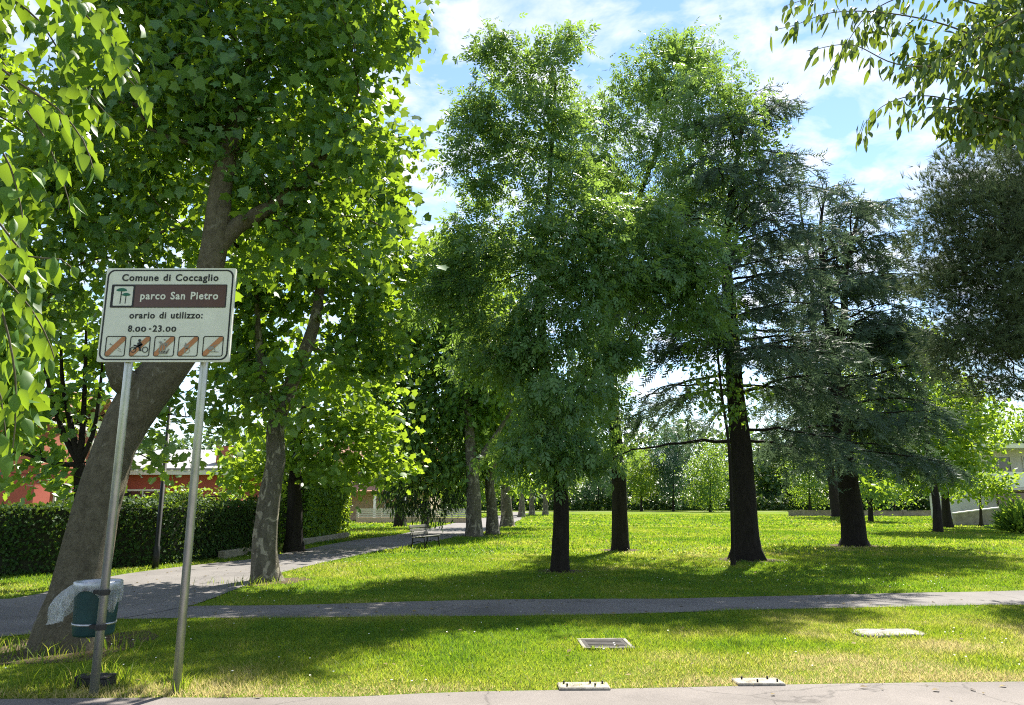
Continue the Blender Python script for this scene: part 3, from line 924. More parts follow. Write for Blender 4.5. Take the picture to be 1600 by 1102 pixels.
cedar('cedar standing half hidden behind the forked conifer',
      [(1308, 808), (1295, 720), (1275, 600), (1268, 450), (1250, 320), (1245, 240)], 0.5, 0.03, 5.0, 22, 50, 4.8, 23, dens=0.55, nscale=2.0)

# --- trees along the path, behind the bench
ROW = 'plane trees lined up along the path'
tree('plane_tree', 'pale plane trunk right behind the bench, first of the path row', 'tree',
     [(741, 838), (740, 790), (738, 745), (735, 690), (725, 600), (715, 500)], 0.42, 0.07,
     px_clumps([(650, 520, 85, 110), (720, 470, 75, 90), (690, 410, 60, 50), (640, 640, 70, 60), (720, 620, 80, 70), (690, 730, 60, 30), (720, 690, 50, 40), (640, 700, 50, 40), (610, 560, 40, 80), (760, 560, 60, 80), (650, 440, 40, 40)], 35.0),
     'rhomb', 'row_leaf', M['mottled_bark'], 31, 0.85, 140, 0.31, 0.35, 0.7, group=ROW, limbs=[([(738, 745), (752, 715), (775, 680), (800, 640)], 0.2, 0.06)])
tree('plane_tree', 'pale plane trunk close beside the first of the path row', 'tree',
     [(769, 835), (768, 790), (766, 750), (775, 690), (785, 600)], 0.33, 0.08,
     px_clumps([(790, 650, 60, 60), (760, 725, 50, 26), (800, 735, 44, 24), (800, 560, 50, 70), (770, 470, 40, 60)], 38.0),
     'rhomb', 'row_leaf', M['mottled_bark'], 32, 0.85, 110, 0.30, 0.35, 0.7, group=ROW)
tree('plane_tree', 'plane trunk third along the path row, at the lawn edge', 'tree',
     [(793, 823), (791, 780), (789, 740), (792, 680)], 0.48, 0.12,
     px_clumps([(800, 700, 50, 40), (780, 650, 60, 50), (830, 660, 40, 50)], 47.0),
     'rhomb', 'row_leaf', M['mottled_bark'], 33, 1.1, 110, 0.34, 0.4, 0.7, group=ROW)
for i, (x, y, rx, lab) in enumerate([(815, 808, 26, 'far plane trunk fourth along the path row'), (831, 805, 26, 'far plane trunk fifth along the path row'),
                                     (852, 805, 28, 'far plane trunk just left of the nearest lawn tree')]):
    tree('plane_tree', lab, 'tree', [(x, y), (x, 775), (x, 745)], 0.42, 0.15,
         px_clumps([(x, 735, rx, 30), (x - 8, 700, rx, 30)], G(x, y)[1]), 'rhomb', 'row_leaf', M['mottled_bark'], 34 + i, 1.6, 60, 0.5, 0.4, 0.7, group=ROW)
# --- trees left of the path
tree('maple_tree', 'maple with dark straight trunk and sunlit low leaves beside the hedge', 'tree',
     [(459, 862), (460, 800), (461, 740), (470, 660), (500, 560)], 0.31, 0.06,
     px_clumps([(500, 700, 50, 45, -.5), (420, 720, 55, 40), (545, 650, 60, 60), (480, 640, 60, 50), (450, 690, 40, 40, -1), (530, 735, 30, 24, -1), (590, 690, 40, 60, 1), (560, 580, 60, 50), (390, 740, 40, 28, 1)], 24.0),
     'maple3', 'yellow_leaf', M['dark_bark'], 41, 0.62, 56, 0.23, 0.4, 0.7)
tree('maple_tree', 'maple with dark trunk across the path from the bench', 'tree',
     [(625, 823), (625, 780), (622, 740), (610, 660)], 0.42, 0.1,
     px_clumps([(600, 710, 36, 46), (640, 700, 50, 40), (590, 640, 50, 50), (640, 750, 40, 22)], 45.0),
     'rhomb', 'row_leaf', M['dark_bark'], 42, 0.95, 100, 0.36, 0.4, 0.7)
tree('yew_tree', 'low dark evergreen with drooping branches behind the bench', 'tree',
     [(664, 826), (664, 790), (668, 740), (672, 690)], 0.2, 0.04,
     px_clumps([(665, 772, 36, 38), (642, 740, 46, 36), (695, 748, 48, 34), (625, 770, 24, 24), (672, 690, 44, 34), (670, 805, 16, 14)], 37.0),
     'narrow', 'dark_leaf', M['dark_bark'], 43, 0.6, 100, 0.32, 0.1, 0.7, hang=1.4)
tree('sycamore_tree', 'small many-stemmed sycamore between the leaning trunk and the red house', 'tree',
     [(128, 915), (128, 840), (126, 770), (124, 725)], 0.13, 0.1,
     px_clumps([(70, 560, 90, 80), (150, 520, 70, 60), (60, 680, 60, 30), (40, 740, 70, 16), (120, 760, 40, 12), (240, 670, 40, 36), (300, 650, 50, 40), (270, 720, 40, 12), (40, 480, 60, 60, .5), (330, 600, 30, 50), (250, 620, 40, 40), (20, 640, 50, 40), (230, 720, 40, 20), (90, 640, 40, 30)], 14.2, 0.9),
     'maple3', 'plane_leaf', M['dark_bark'], 44, 0.42, 36, 0.18, 0.55, 0.7,
     limbs=[([(124, 725), (100, 680), (78, 610), (60, 520)], 0.06, 0.02), ([(124, 725), (112, 670), (98, 600), (95, 520)], 0.065, 0.02),
            ([(124, 725), (130, 660), (133, 590), (135, 500)], 0.065, 0.02), ([(126, 720), (145, 680), (155, 620), (160, 560)], 0.05, 0.02), ([(124, 730), (90, 725), (40, 710), (0, 705)], 0.045, 0.015)])

# --- right side
tree('maple_tree', 'bright green maple with slim dark trunk, right part of the lawn', 'tree',
     [(1466, 832), (1462, 780), (1452, 720), (1445, 640), (1442, 560)], 0.24, 0.05,
     px_clumps([(1440, 560, 56, 46), (1400, 610, 50, 56), (1465, 640, 56, 56), (1420, 690, 60, 46), (1500, 690, 44, 44), (1375, 660, 40, 46), (1440, 745, 60, 22), (1415, 540, 40, 30)], 40.0),
     'rhomb', 'yellow_leaf', M['dark_bark'], 51, 0.85, 110, 0.30, 0.3, 0.6)
tree('maple_tree', 'leafy maple just behind the bright green maple on the right', 'tree',
     [(1481, 825), (1477, 770), (1478, 700), (1490, 640)], 0.3, 0.06,
     px_clumps([(1495, 650, 40, 40), (1500, 722, 30, 30), (1480, 740, 40, 26), (1525, 640, 26, 26), (1470, 600, 40, 40)], 44.0),
     'rhomb', 'row_leaf', M['dark_bark'], 52, 0.9, 100, 0.34, 0.3, 0.6)
tree('young_tree', 'small young tree with flat round crown before the sloping wall', 'tree',
     [(1533, 823), (1532, 790), (1531, 765)], 0.12, 0.04,
     px_clumps([(1530, 763, 40, 20), (1562, 762, 26, 18), (1500, 768, 28, 16), (1540, 748, 28, 12)], 46.0),
     'rhomb', 'yellow_leaf', M['dark_bark'], 53, 0.6, 60, 0.26, 0.5, 0.6)
tree('garden_tree', 'yellow-green garden tree in front of the balcony house', 'tree',
     [(1562, 815), (1566, 760), (1570, 700)], 0.14, 0.05,
     px_clumps([(1572, 672, 30, 14), (1602, 662, 24, 18), (1548, 664, 16, 10), (1585, 650, 28, 12)], 55.0),
     'rhomb', 'yellow_leaf', M['dark_bark'], 54, 0.8, 60, 0.34, 0.5, 0.6)
# --- pine at the right edge
tree('pine_tree', 'dense grey-green pine filling the right edge', 'tree', None, 0.34, 0.08,
     px_clumps([(1545, 330, 85, 90, 0), (1600, 400, 120, 130, 0), (1510, 420, 65, 110, 0), (1500, 540, 45, 60, .3), (1580, 520, 100, 90, 0), (1480, 290, 35, 55, 0), (1680, 300, 120, 120, .5), (1700, 500, 120, 120, .5),
                (1600, 600, 70, 24, 0), (1530, 600, 30, 34, .4), (1470, 380, 30, 70, .2), (1640, 200, 90, 90, .5)], 13.5, 0.9),
     'pine', 'pine_needle', M['dark_bark'], 55, 0.31, 54, 0.19, 0.3, 0.66, hang=-0.5, hollow=3.0,
     world=[(12.4, 13.6, -.05), (12.3, 13.6, 2), (12.0, 13.5, 4), (11.6, 13.4, 6), (11.0, 13.3, 8), (10.6, 13.2, 9.6)])
# --- mid-distance and far trees
FAR = 'trees closing the far side of the lawn'
def far_tree(x, y, w, top, mat, label, seed, name='far_tree', leaf='rhomb', r=0.2, group=FAR, hang=0.35, extra=()):
    Y = G(x, y)[1]
    b = y - 14
    h = (b - top)
    rs = np.random.default_rng(seed)
    cl = [(x, b - h * .35, w * .8, h * .36), (x + w * .25, b - h * .62, w * .6, h * .28), (x - w * .3, b - h * .55, w * .6, h * .3), (x, b - h * .84, w * .45, h * .18)] + list(extra)
    k = ppm(y, Y)
    tree(name, label, 'tree', [(x, y), (x, b - h * .2), (x, b - h * .5)], r, r * .4, px_clumps(cl, Y), leaf, mat and mat, M['dark_bark'], seed,
         max(0.9, w * k * 0.26), 90, max(0.28, w * k * 0.075), 0.3, 0.7, group=group, hang=hang)
far_tree(1002, 799, 30, 700, 'yellow_leaf', 'bright yellow-green young tree at the far lawn edge', 61)
far_tree(1052, 799, 34, 655, 'blue_leaf', 'dark blue-green tree left of the foremost cedar trunk, far off', 62)
far_tree(1110, 800, 44, 690, 'row_leaf', 'rounded bushy tree far behind, just left of the foremost cedar trunk', 63, extra=[(1110, 780, 40, 18)])
far_tree(885, 799, 40, 690, 'row_leaf', 'willow-like tree between the two ash trunks, far off', 64, hang=1.6, leaf='narrow')
far_tree(935, 798, 40, 680, 'blue_leaf', 'grey-green drooping tree close left of the second ash trunk, far off', 65, hang=1.6, leaf='narrow')
far_tree(1215, 797, 46, 680, 'row_leaf', 'far tree right of the foremost cedar trunk', 66)
far_tree(1265, 799, 44, 690, 'row_leaf', 'low light green tree left of the forked cedar trunk, far off', 67)
far_tree(1185, 796, 30, 735, 'hedge_leaf', 'small dark far tree touching the foremost cedar trunk', 68)
far_tree(1360, 815, 34, 640, 'row_leaf', 'dark double-stemmed tree right of the forked cedar trunk', 69, r=0.22)
far_tree(1398, 806, 24, 725, 'yellow_leaf', 'thin young tree between the forked cedar and the bright maple', 70, r=0.1)
far_tree(1330, 797, 60, 560, 'yellow_leaf', 'tall yellow-green tree far behind the forked cedar', 71)
far_tree(1420, 798, 70, 600, 'row_leaf', 'tall far tree behind the bright maple', 72)
far_tree(700, 803, 50, 640, 'row_leaf', 'far tree seen between the path row and the evergreen', 73)
far_tree(575, 812, 40, 650, 'row_leaf', 'tree in front of the beige house beyond the hedge', 74, r=0.15)
far_tree(770, 800, 60, 620, 'row_leaf', 'far tree behind the path row', 75)
far_tree(1150, 795, 60, 700, 'blue_leaf', 'bluish far tree hidden by the foremost cedar trunk', 76)
far_tree(1500, 800, 60, 640, 'hedge_leaf', 'dark far tree behind the right-hand maples', 77)
far_tree(820, 797, 50, 700, 'hedge_leaf', 'dark far tree behind the pale path trunks', 78)
far_tree(975, 795, 60, 715, 'hedge_leaf', 'dark low far tree behind the second ash trunk', 79)

# ------------------------------------------------------------------ leafy boughs hanging into view from two near trees
def blade(name, w, droop, fold, mat, seg=5, tint=0.5, shape='heart'):
    """one leaf blade with a folded midrib, stalk at the origin, tip along +X"""
    u = np.linspace(0, 1, seg + 1)
    if shape == 'heart':
        half = w * 1.75 * u ** 0.45 * (1 - u) ** 0.95 * (1 - 0.15 * u)
    else:
        half = w * 1.9 * u ** 0.6 * (1 - u) ** 0.9
    V, F = [], []
    for i, x in enumerate(u):
        z = -droop * x * x
        V += [(x, half[i], z - fold * half[i]), (x, 0, z + 0.02), (x, -half[i], z - fold * half[i])]
    for i in range(seg):
        a = i * 3
        F += [(a, a + 3, a + 4, a + 1), (a + 1, a + 4, a + 5, a + 2)]
    V = np.array(V); V[:, 0] += 0.16
    n = len(V)
    V = np.vstack([V, [(0, .012, .01), (0, -.012, .01), (.18, .01, .02), (.18, -.01, .02)]])
    F.append((n, n + 1, n + 3, n + 2))
    return mesh_np(name, V, np.array(F), mat, True, tint=np.full(len(V), tint))

from mathutils import Matrix, Vector

def frame(pos, tip, nrm, size):
    t = unit(np.array(tip)[None])[0]
    n = np.array(nrm) - np.dot(nrm, t) * t
    n = unit(n[None])[0]
    b = np.cross(n, t)
    return Matrix(((t[0] * size, b[0] * size, n[0] * size, pos[0]), (t[1] * size, b[1] * size, n[1] * size, pos[1]),
                   (t[2] * size, b[2] * size, n[2] * size, pos[2]), (0, 0, 0, 1)))

def bough_tree(name, label, base, trunk, r0, boughs, lsize, step, seed, mat, shape, nobj, side, fill, fill_leaf, fill_size, hang=1.0, wscale=0.36):
    """a near tree: trunk out of view, drooping boughs with single leaves in view"""
    r_ = np.random.default_rng(seed)
    base = np.array(base, float)
    t = thing(name, label, 'tree', base)
    P = catmull(np.array(trunk, float), 0.25)
    V, F = trunk_mesh(P - base, np.linspace(r0, r0 * 0.5, len(P)), r_)
    tk = link('trunk', mesh_np('trunk', V, F, M['dark_bark'], True), t)
    blades = [blade('leaf', wscale * k, d, f, M[mat], 7, ti, shape) for k, d, f, ti in
              ((1.0, .25, .25, .45), (0.9, .45, .5, .7), (1.08, .15, .12, .3), (1.0, .55, .35, .9), (.85, .3, .7, .55))]
    spots = []
    for B in boughs:
        Q = np.array([p if len(p) == 3 and p[1] < 1e3 and isinstance(p, np.ndarray) else W(*p) for p in B])
        C = catmull(Q, 0.06)
        R = np.linspace(0.018 if len(Q) > 4 else 0.006, 0.0022, len(C))
        V, F = tube_np(C - base, R, 6)
        link('bough', mesh_np('bough', V, F, M['twig'], True), t)
        start = 0
        for i in range(len(C)):
            if C[i][1] > 0 and abs(C[i][0]) < C[i][1] * 0.95 + 0.3:
                start = i
                break
        s = np.r_[0, np.cumsum(np.linalg.norm(np.diff(C, axis=0), axis=1))]
        pos = np.arange(s[start], s[-1], step)
        for q, d in enumerate(pos):
            p = np.array([np.interp(d, s, C[:, k]) for k in range(3)])
            k = min(len(C) - 2, int(np.searchsorted(s, d)))
            tg = unit((C[k + 1] - C[k - 1 if k else 0])[None])[0]
            sd = unit(np.cross(tg, [0, 0, 1])[None])[0] * (1 if q % 2 else -1)
            for rep in range(1 if r_.random() < 0.6 else 2):
                # short side shoot carrying the leaf
                off = sd * r_.uniform(0, side) + r_.normal(0, side * 0.35, 3)
                tip = sd * r_.uniform(0.2, 0.9) + tg * r_.uniform(0.1, 0.7) + np.array([0, 0, -hang * r_.uniform(0.5, 1.5)])
                # the blade faces more or less up and outwards, as leaves do
                nr = np.array([0, 0, 0.9]) + sd * r_.uniform(0.1, 0.8) + r_.normal(0, 0.7, 3) + np.array([0, -0.35, 0])
                spots.append((p + off, tip, nr, lsize * r_.uniform(0.7, 1.2)))
    view = lambda p: (p[0] / p[1] * FPX, p[1])
    sc_ = sorted(spots, key=lambda q: -q[3] / max(0.5, q[0][1]) - (5 if abs(q[0][0] / q[0][1]) > 0.74 else 0))
    vis = [q for q in spots if q[0][1] > 0.5 and abs(q[0][0]) < q[0][1] * 0.73]
    vis.sort(key=lambda q: -q[3] / q[0][1])
    for q in vis[:nobj]:
        o = link('leaf', blades[r_.integers(len(blades))], t)
        o.matrix_local = frame(q[0] - base, q[1], q[2], q[3])
    rest = vis[nobj:] + [q for q in spots if not (q[0][1] > 0.5 and abs(q[0][0]) < q[0][1] * 0.73)]
    ps = [q[0] for q in rest]; tp = [q[1] for q in rest]; nn = [q[2] for q in rest]; sz = [q[3] * 1.1 for q in rest]
    for (cx, cy, rx, ry, Y, n) in fill:           # looser leaf masses farther back on the same tree
        c = W(cx, cy, Y); k = ppm(cy, Y)
        for _ in range(n):
            u = unit(r_.normal(size=(1, 3)))[0] * r_.random() ** 0.4
            ps.append(c + u * np.array([rx * k, (rx + ry) * k * 0.5, ry * k]))
            tp.append(r_.normal(0, 0.6, 3) + np.array([0, 0, -hang])); nn.append(np.array([0, -0.3, 0.9]) + r_.normal(0, 0.6, 3)); sz.append(fill_size * r_.uniform(0.7, 1.2))
    if ps:
        fo = link('foliage', leaf_cloud('foliage', fill_leaf, np.array(ps) - base, np.array(tp), np.array(nn), np.array(sz), np.clip(r_.normal(.5, .25, len(ps)), 0, 1), M[mat]), t)
        fo['kind'] = 'stuff'
    return t

A_ = np.array
L0 = A_([-3.6, 2.3, 3.6])
bough_tree('lime_tree', 'lime with large bright heart-shaped leaves hanging in at the top left', (-3.9, 2.2, 0),
           [(-3.9, 2.2, -.05), (-3.85, 2.2, 1.5), (-3.7, 2.25, 3.0), (-3.5, 2.3, 4.5)], 0.16,
           [[L0, (-260, -60, 2.7), (-60, 60, 2.7), (30, 130, 2.7), (90, 170, 2.72), (130, 220, 2.75), (145, 262, 2.75)],
            [L0, (-240, -160, 2.8), (-20, -60, 2.8), (90, -10, 2.8), (150, 40, 2.85), (190, 90, 2.9), (215, 130, 2.9)],
            [L0, (-240, -200, 3.2), (0, -120, 3.2), (130, 0, 3.3), (175, 90, 3.35), (225, 150, 3.4), (240, 170, 3.4)],
            [L0, (-220, 100, 2.6), (-60, 180, 2.6), (0, 230, 2.6), (25, 290, 2.6), (35, 340, 2.62)],
            [L0, (-220, 220, 2.7), (-80, 300, 2.7), (0, 350, 2.7), (40, 400, 2.7), (95, 405, 2.75), (120, 430, 2.78)],
            [L0, (-220, 320, 2.6), (-60, 400, 2.6), (-5, 470, 2.6), (20, 560, 2.6), (25, 640, 2.62), (20, 700, 2.63)],
            [L0, (-220, 280, 2.9), (-60, 380, 2.9), (30, 460, 2.9), (70, 520, 2.92), (85, 560, 2.95)],
            [L0, (-220, 420, 2.7), (-80, 520, 2.7), (-10, 590, 2.7), (5, 650, 2.7), (10, 690, 2.7)],
            [L0, (-220, 60, 3.3), (-20, 120, 3.3), (60, 200, 3.4), (100, 290, 3.45), (110, 330, 3.45)],
            [L0, (-220, -100, 3.6), (20, 0, 3.7), (100, 90, 3.8), (150, 160, 3.85), (190, 200, 3.9)],
            [L0, (-200, 160, 3.6), (-10, 250, 3.6), (30, 330, 3.65), (30, 400, 3.7)],
            [L0, (-200, 380, 3.4), (-20, 480, 3.4), (40, 560, 3.45), (50, 600, 3.45)]],
           0.092, 0.05, 91, 'lime_leaf', 'heart', 290, 0.045,
           [(-110, 60, 110, 160, 4.0, 300), (-120, 420, 110, 260, 3.8, 400), (-250, -300, 260, 260, 3.4, 600), (60, -160, 120, 90, 3.6, 300), (15, 450, 40, 60, 3.1, 60), (15, 620, 36, 80, 3.0, 90), (30, 300, 50, 60, 3.3, 80), (150, 60, 80, 70, 3.4, 110), (60, 30, 70, 50, 3.8, 40), (30, 540, 40, 60, 3.5, 80), (110, 180, 60, 50, 3.6, 70)], 'ovate', 0.10, hang=1.1, wscale=0.40)

R0 = A_([6.6, 3.9, 4.2])
bough_tree('hackberry_tree', 'hackberry with narrow dark leaves hanging in at the top right', (7.0, 3.8, 0),
           [(7.0, 3.8, -.05), (6.95, 3.8, 1.6), (6.8, 3.85, 3.2), (6.4, 3.9, 5.0)], 0.2,
           [[R0, (1800, 150, 5.2), (1600, 90, 5.2), (1480, 40, 5.2), (1380, 20, 5.2), (1300, 20, 5.2), (1240, 40, 5.2), (1212, 46, 5.2)],
            [R0, (1800, 180, 5.0), (1620, 150, 5.0), (1500, 110, 5.0), (1400, 100, 5.0), (1330, 70, 5.0), (1260, 80, 5.0)],
            [R0, (1800, 200, 5.3), (1640, 190, 5.3), (1540, 170, 5.3), (1450, 150, 5.3), (1390, 160, 5.3), (1350, 195, 5.3), (1345, 225, 5.3)],
            [R0, (1800, 240, 4.9), (1660, 210, 4.9), (1580, 190, 4.9), (1500, 170, 4.9), (1440, 170, 4.9), (1400, 190, 4.9)],
            [R0, (1800, 100, 5.5), (1640, 40, 5.5), (1540, 10, 5.5), (1440, -10, 5.5), (1360, 20, 5.5), (1310, 90, 5.5), (1290, 120, 5.5)],
            [R0, (1800, 60, 4.8), (1660, 0, 4.8), (1560, 40, 4.8), (1480, 90, 4.8), (1430, 110, 4.8)],
            [R0, (1800, 260, 4.7), (1680, 230, 4.7), (1600, 220, 4.7), (1540, 210, 4.7), (1490, 225, 4.7)],
            [R0, (1800, 40, 5.6), (1640, -30, 5.6), (1500, -40, 5.6), (1400, -30, 5.6), (1290, -10, 5.6), (1225, 10, 5.6)],
            [R0, (1800, 120, 4.6), (1680, 90, 4.6), (1600, 80, 4.6), (1540, 90, 4.6), (1500, 120, 4.6)]],
           0.105, 0.028, 92, 'hack_leaf', 'oval', 290, 0.07,
           [(1560, 60, 70, 60, 5.4, 420), (1540, 180, 80, 36, 5.2, 380), (1640, 130, 90, 100, 5.0, 500), (1450, 90, 60, 40, 5.5, 160), (1590, 20, 60, 50, 5.6, 300), (1380, 40, 40, 24, 5.6, 60), (1800, -100, 200, 200, 5, 500)], 'narrow2', 0.115, hang=1.0, wscale=0.22)

# ------------------------------------------------------------------ hedge along the path
def hedge(name, label, line, h, w, n, seed, mat, lsize, zvar=0.05, cat='hedge'):
    r_ = np.random.default_rng(seed)
    C = catmull(np.array(line, float), 0.3)
    base = np.array([C[len(C) // 2][0], C[len(C) // 2][1], 0])
    t = thing(name, label, cat, base)
    s = np.r_[0, np.cumsum(np.linalg.norm(np.diff(C[:, :2], axis=0), axis=1))]
    # twiggy core
    tg = unit(np.gradient(C[:, :2], axis=0)); nm = np.c_[-tg[:, 1], tg[:, 0]]
    k = 0.36
    ring = [(-k * w, 0.05), (-k * w, h - .16), (k * w, h - .16), (k * w, 0.05)]
    V = np.array([[(c[0] + m[0] * a, c[1] + m[1] * a, z) for a, z in ring] for c, m in zip(C, nm)]).reshape(-1, 3)
    F = [(i * 4 + j, i * 4 + (j + 1) % 4, i * 4 + 4 + (j + 1) % 4, i * 4 + 4 + j) for i in range(len(C) - 1) for j in range(4)]
    F += [(0, 1, 2, 3), tuple(len(C) * 4 - 1 - i for i in range(4))]
    link('stems', mesh_py('stems', V - base, F, M['twig_dark']), t)
    # leaf shell on both sides, top and ends
    d = r_.random(n) * s[-1]
    per = r_.random(n) * (2 * h + w)
    a = np.where(per < h, -w / 2, np.where(per < h + w, per - h - w / 2, w / 2))
    z = np.where(per < h, per, np.where(per < h + w, h, per - h - w))
    e = r_.random(n) < (w * h * 1.0) / (w * h + s[-1] * (2 * h + w)) * 2
    d = np.where(e, r_.choice([0.0, s[-1]], n), d); a = np.where(e, (r_.random(n) - .5) * w, a); z = np.where(e, r_.random(n) * h, z)
    cx, cy = np.interp(d, s, C[:, 0]), np.interp(d, s, C[:, 1])
    mx, my = np.interp(d, s, nm[:, 0]), np.interp(d, s, nm[:, 1])
    lump = 1 + 0.12 * (vnoise(d * 1.6 + seed, z * 2.0, seed) - .5)
    a = a * lump + r_.normal(0, .035, n)
    z = z * (1 + zvar * 2 * (vnoise(d * 0.9, a * 0 + 3, seed + 1) - .5)) + r_.normal(0, .035, n)
    pos = np.c_[cx + mx * a, cy + my * a, np.maximum(z, 0.03)]
    outw = np.c_[mx * np.sign(a), my * np.sign(a), np.where(np.abs(z - h) < .12, 1.5, 0.25)]
    nrm = outw + r_.normal(0, .6, (n, 3))
    tip = r_.normal(0, 1, (n, 3)) + np.array([0, 0, .3])
    link('foliage', leaf_cloud('foliage', 'rhomb', pos - base, tip, nrm, lsize * r_.uniform(.7, 1.3, n), np.clip(r_.normal(.5, .25, n), 0, 1), M[mat]), t)
    return t
M['twig_dark'] = surf('hedge_twigs', [(0.3, (0.012, 0.016, 0.008)), (0.7, (0.03, 0.035, 0.018))], 12, 0.95, bump=0.6)
h0, h1, h2, h3 = G(-60, 903), G(110, 893), G(250, 884), G(415, 864)
hedge('hedge', 'long clipped dark hedge behind the path on the left', [(-22, 15.9, 0), h0 + (0, .5, 0), h1 + (-.1, .5, 0), h2 + (-.3, .5, 0), h3 + (-.6, .3, 0), G(440, 857) + (-.6, 0, 0)], 1.52, 0.9, 46000, 101, 'hedge_leaf', 0.085, 0.11)
hedge('ivy_wall', 'tall sunlit ivy-like shrub closing the end of the hedge', [G(470, 851) + (-.5, .4, 0), G(505, 844) + (-.4, .4, 0), G(540, 838) + (-.5, .4, 0)], 2.75, 1.1, 16000, 102, 'yellow_leaf', 0.13, 0.12, 'shrub')
MBs = MB()
for a, b in ((G(350, 874), G(425, 860)), (G(470, 853), G(545, 840))):
    m = (a + b) / 2; L_ = np.linalg.norm(b - a)
    w_ = MB().box((0, 0, 0.08), (L_, 0.2, 0.26), 0, 0.015)
    o = w_.build('low_wall', M['stone_wall'], None, False, (m[0] - .1, m[1] + .05, 0))
    o.rotation_euler = (0, 0, math.atan2(b[1] - a[1], b[0] - a[0]))
    tag(o, 'low pale stone kerb wall at the foot of ' + ('the dark hedge' if a[1] < 26 else 'the sunlit ivy-like shrub'), 'wall', 'low kerb walls under the hedge')

# shrubs behind the hedge, in the garden
tree('garden_shrub', 'yellow-green shrub peeping over the hedge before the red house', 'shrub',
     [(300, 868), (300, 800), (302, 785)], 0.06, 0.03, px_clumps([(255, 790, 34, 16), (300, 785, 40, 22), (345, 786, 36, 18)], 26.5), 'rhomb', 'yellow_leaf', M['dark_bark'], 111, 0.5, 60, 0.16, 0.4, 0.7)

# spiky shrub at the right edge
r_ = np.random.default_rng(77)
b0 = G(1596, 834)
t = thing('leafy_shrub', 'dark leafy shrub with long strap leaves at the right edge of the lawn', 'shrub', b0)
n = 900
az = r_.uniform(0, 6.28, n); el = r_.uniform(0.1, 1.4, n)
d = np.c_[np.cos(az) * np.cos(el), np.sin(az) * np.cos(el), np.sin(el)]
link('leaves', leaf_cloud('leaves', 'narrow', d * r_.uniform(0.15, 0.85, (n, 1)) * np.array([1.2, 1.2, 1.5]), d + (0, 0, .2), np.array([0, 0, 1.0]) + r_.normal(0, .4, (n, 3)), r_.uniform(.35, .7, n), r_.uniform(0, 1, n), M['row_leaf']), t)
mb_ = MB()
for k in range(6):
    a = k * 1.05
    mb_.tube([(0, 0, -.02), (.15 * math.cos(a), .15 * math.sin(a), .4), (.4 * math.cos(a), .4 * math.sin(a), .9)], [.03, .025, .01], 5)
mb_.build('stems', M['dark_bark'], t)

# ------------------------------------------------------------------ park sign
SY = float(G(145, 1086)[1])
pl = G(146, 1086); pr = G(275, 1083)
zb = W(255, 566, SY - .05)[2]; zt = W(265, 420, SY - .05)[2]
xl = W(152, 564, SY - .05)[0]; xr = W(358, 566, SY - .05)[0]
SW, SH = float(xr - xl), float(zt - zb)
sign = thing('park_sign', 'white park information sign with brown name band on two grey posts', 'sign', ((pl[0] + pr[0]) / 2, SY, 0))
sx0 = (pl[0] + pr[0]) / 2
for p in (pl, pr):
    mb = MB().tube([(0, 0, -.1), (0, 0, zb - .02), (0, 0, zt - .12)], 0.034, 18)
    mb.build('post', M['galvanised'], sign, True, (p[0] - sx0, p[1] - SY, 0))

def rrect(x0, z0, x1, z1, r, n=6):
    P = []
    for cx, cz, a in ((x1 - r, z0 + r, -90), (x1 - r, z1 - r, 0), (x0 + r, z1 - r, 90), (x0 + r, z0 + r, 180)):
        for i in range(n + 1):
            t_ = math.radians(a + 90.0 * i / n)
            P.append((cx + r * math.cos(t_), cz + r * math.sin(t_)))
    return P

def ring_prism(mb, outer, inner, y0, y1):
    n = len(outer)
    V = [(p[0], y0, p[1]) for p in outer] + [(p[0], y0, p[1]) for p in inner] + [(p[0], y1, p[1]) for p in outer] + [(p[0], y1, p[1]) for p in inner]
    F = []
    for i in range(n):
        j = (i + 1) % n
        F += [(i, j, n + j, n + i), (2 * n + i, 3 * n + i, 3 * n + j, 2 * n + j), (i, 2 * n + i, 2 * n + j, j), (n + i, n + j, 3 * n + j, 3 * n + i)]
    return mb.add(V, F)

px0 = float(xl - sx0)                       # panel's left edge, relative to the sign
FRONT = -0.062                              # y of the printed face, towards the viewer
panel = MB().prism(rrect(px0, zb, px0 + SW, zt, 0.012, 3), FRONT, FRONT + 0.022).build('panel', M['sign_white'], sign)
mb = MB()                                   # folded rim behind the face
for x in (px0 + .008, px0 + SW - .008):
    mb.box((x, FRONT + .03, (zb + zt) / 2), (.012, .016, SH - .02))
mb.build('rim', M['aluminium'], panel)
mb = MB()
for z in (zb + SH * .22, zb + SH * .76):
    mb.box((px0 + SW / 2, FRONT + .033, z), (SW * .92, .02, .045))
mb.build('mounting_rail', M['aluminium'], sign)

def U(u): return px0 + u * SW
def Vv(v): return zt - v * SH
LAY = 0.0016
def flat(name, polys, mat, lift, parent=panel):
    mb = MB()
    for P in polys:
        mb.prism(P[::-1] if False else P, FRONT - lift, FRONT - lift + 0.0012)
    return mb.build(name, mat, parent)
mb = MB()
ring_prism(mb, rrect(U(.012), Vv(.983), U(.988), Vv(.017), .062), rrect(U(.024), Vv(.968), U(.976), Vv(.032), .053), FRONT - LAY, FRONT - .0002)
mb.build('border', M['sign_black'], panel)
flat('brown_band', [rrect(U(.055), Vv(.428), U(.945), Vv(.178), .008, 2)], M['sign_brown'], LAY)
mb = MB()
ring_prism(mb, rrect(U(.055), Vv(.428), U(.945), Vv(.178), .008, 2), rrect(U(.062), Vv(.42), U(.938), Vv(.186), .006, 2), FRONT - 2 * LAY, FRONT - LAY - .0002)
ring_prism(mb, rrect(U(.064), Vv(.418), U(.235), Vv(.188), .006, 2), rrect(U(.075), Vv(.407), U(.222), Vv(.199), .006, 2), FRONT - 2.4 * LAY, FRONT - LAY - .0002)
mb.build('band_outline', M['sign_black'], panel)
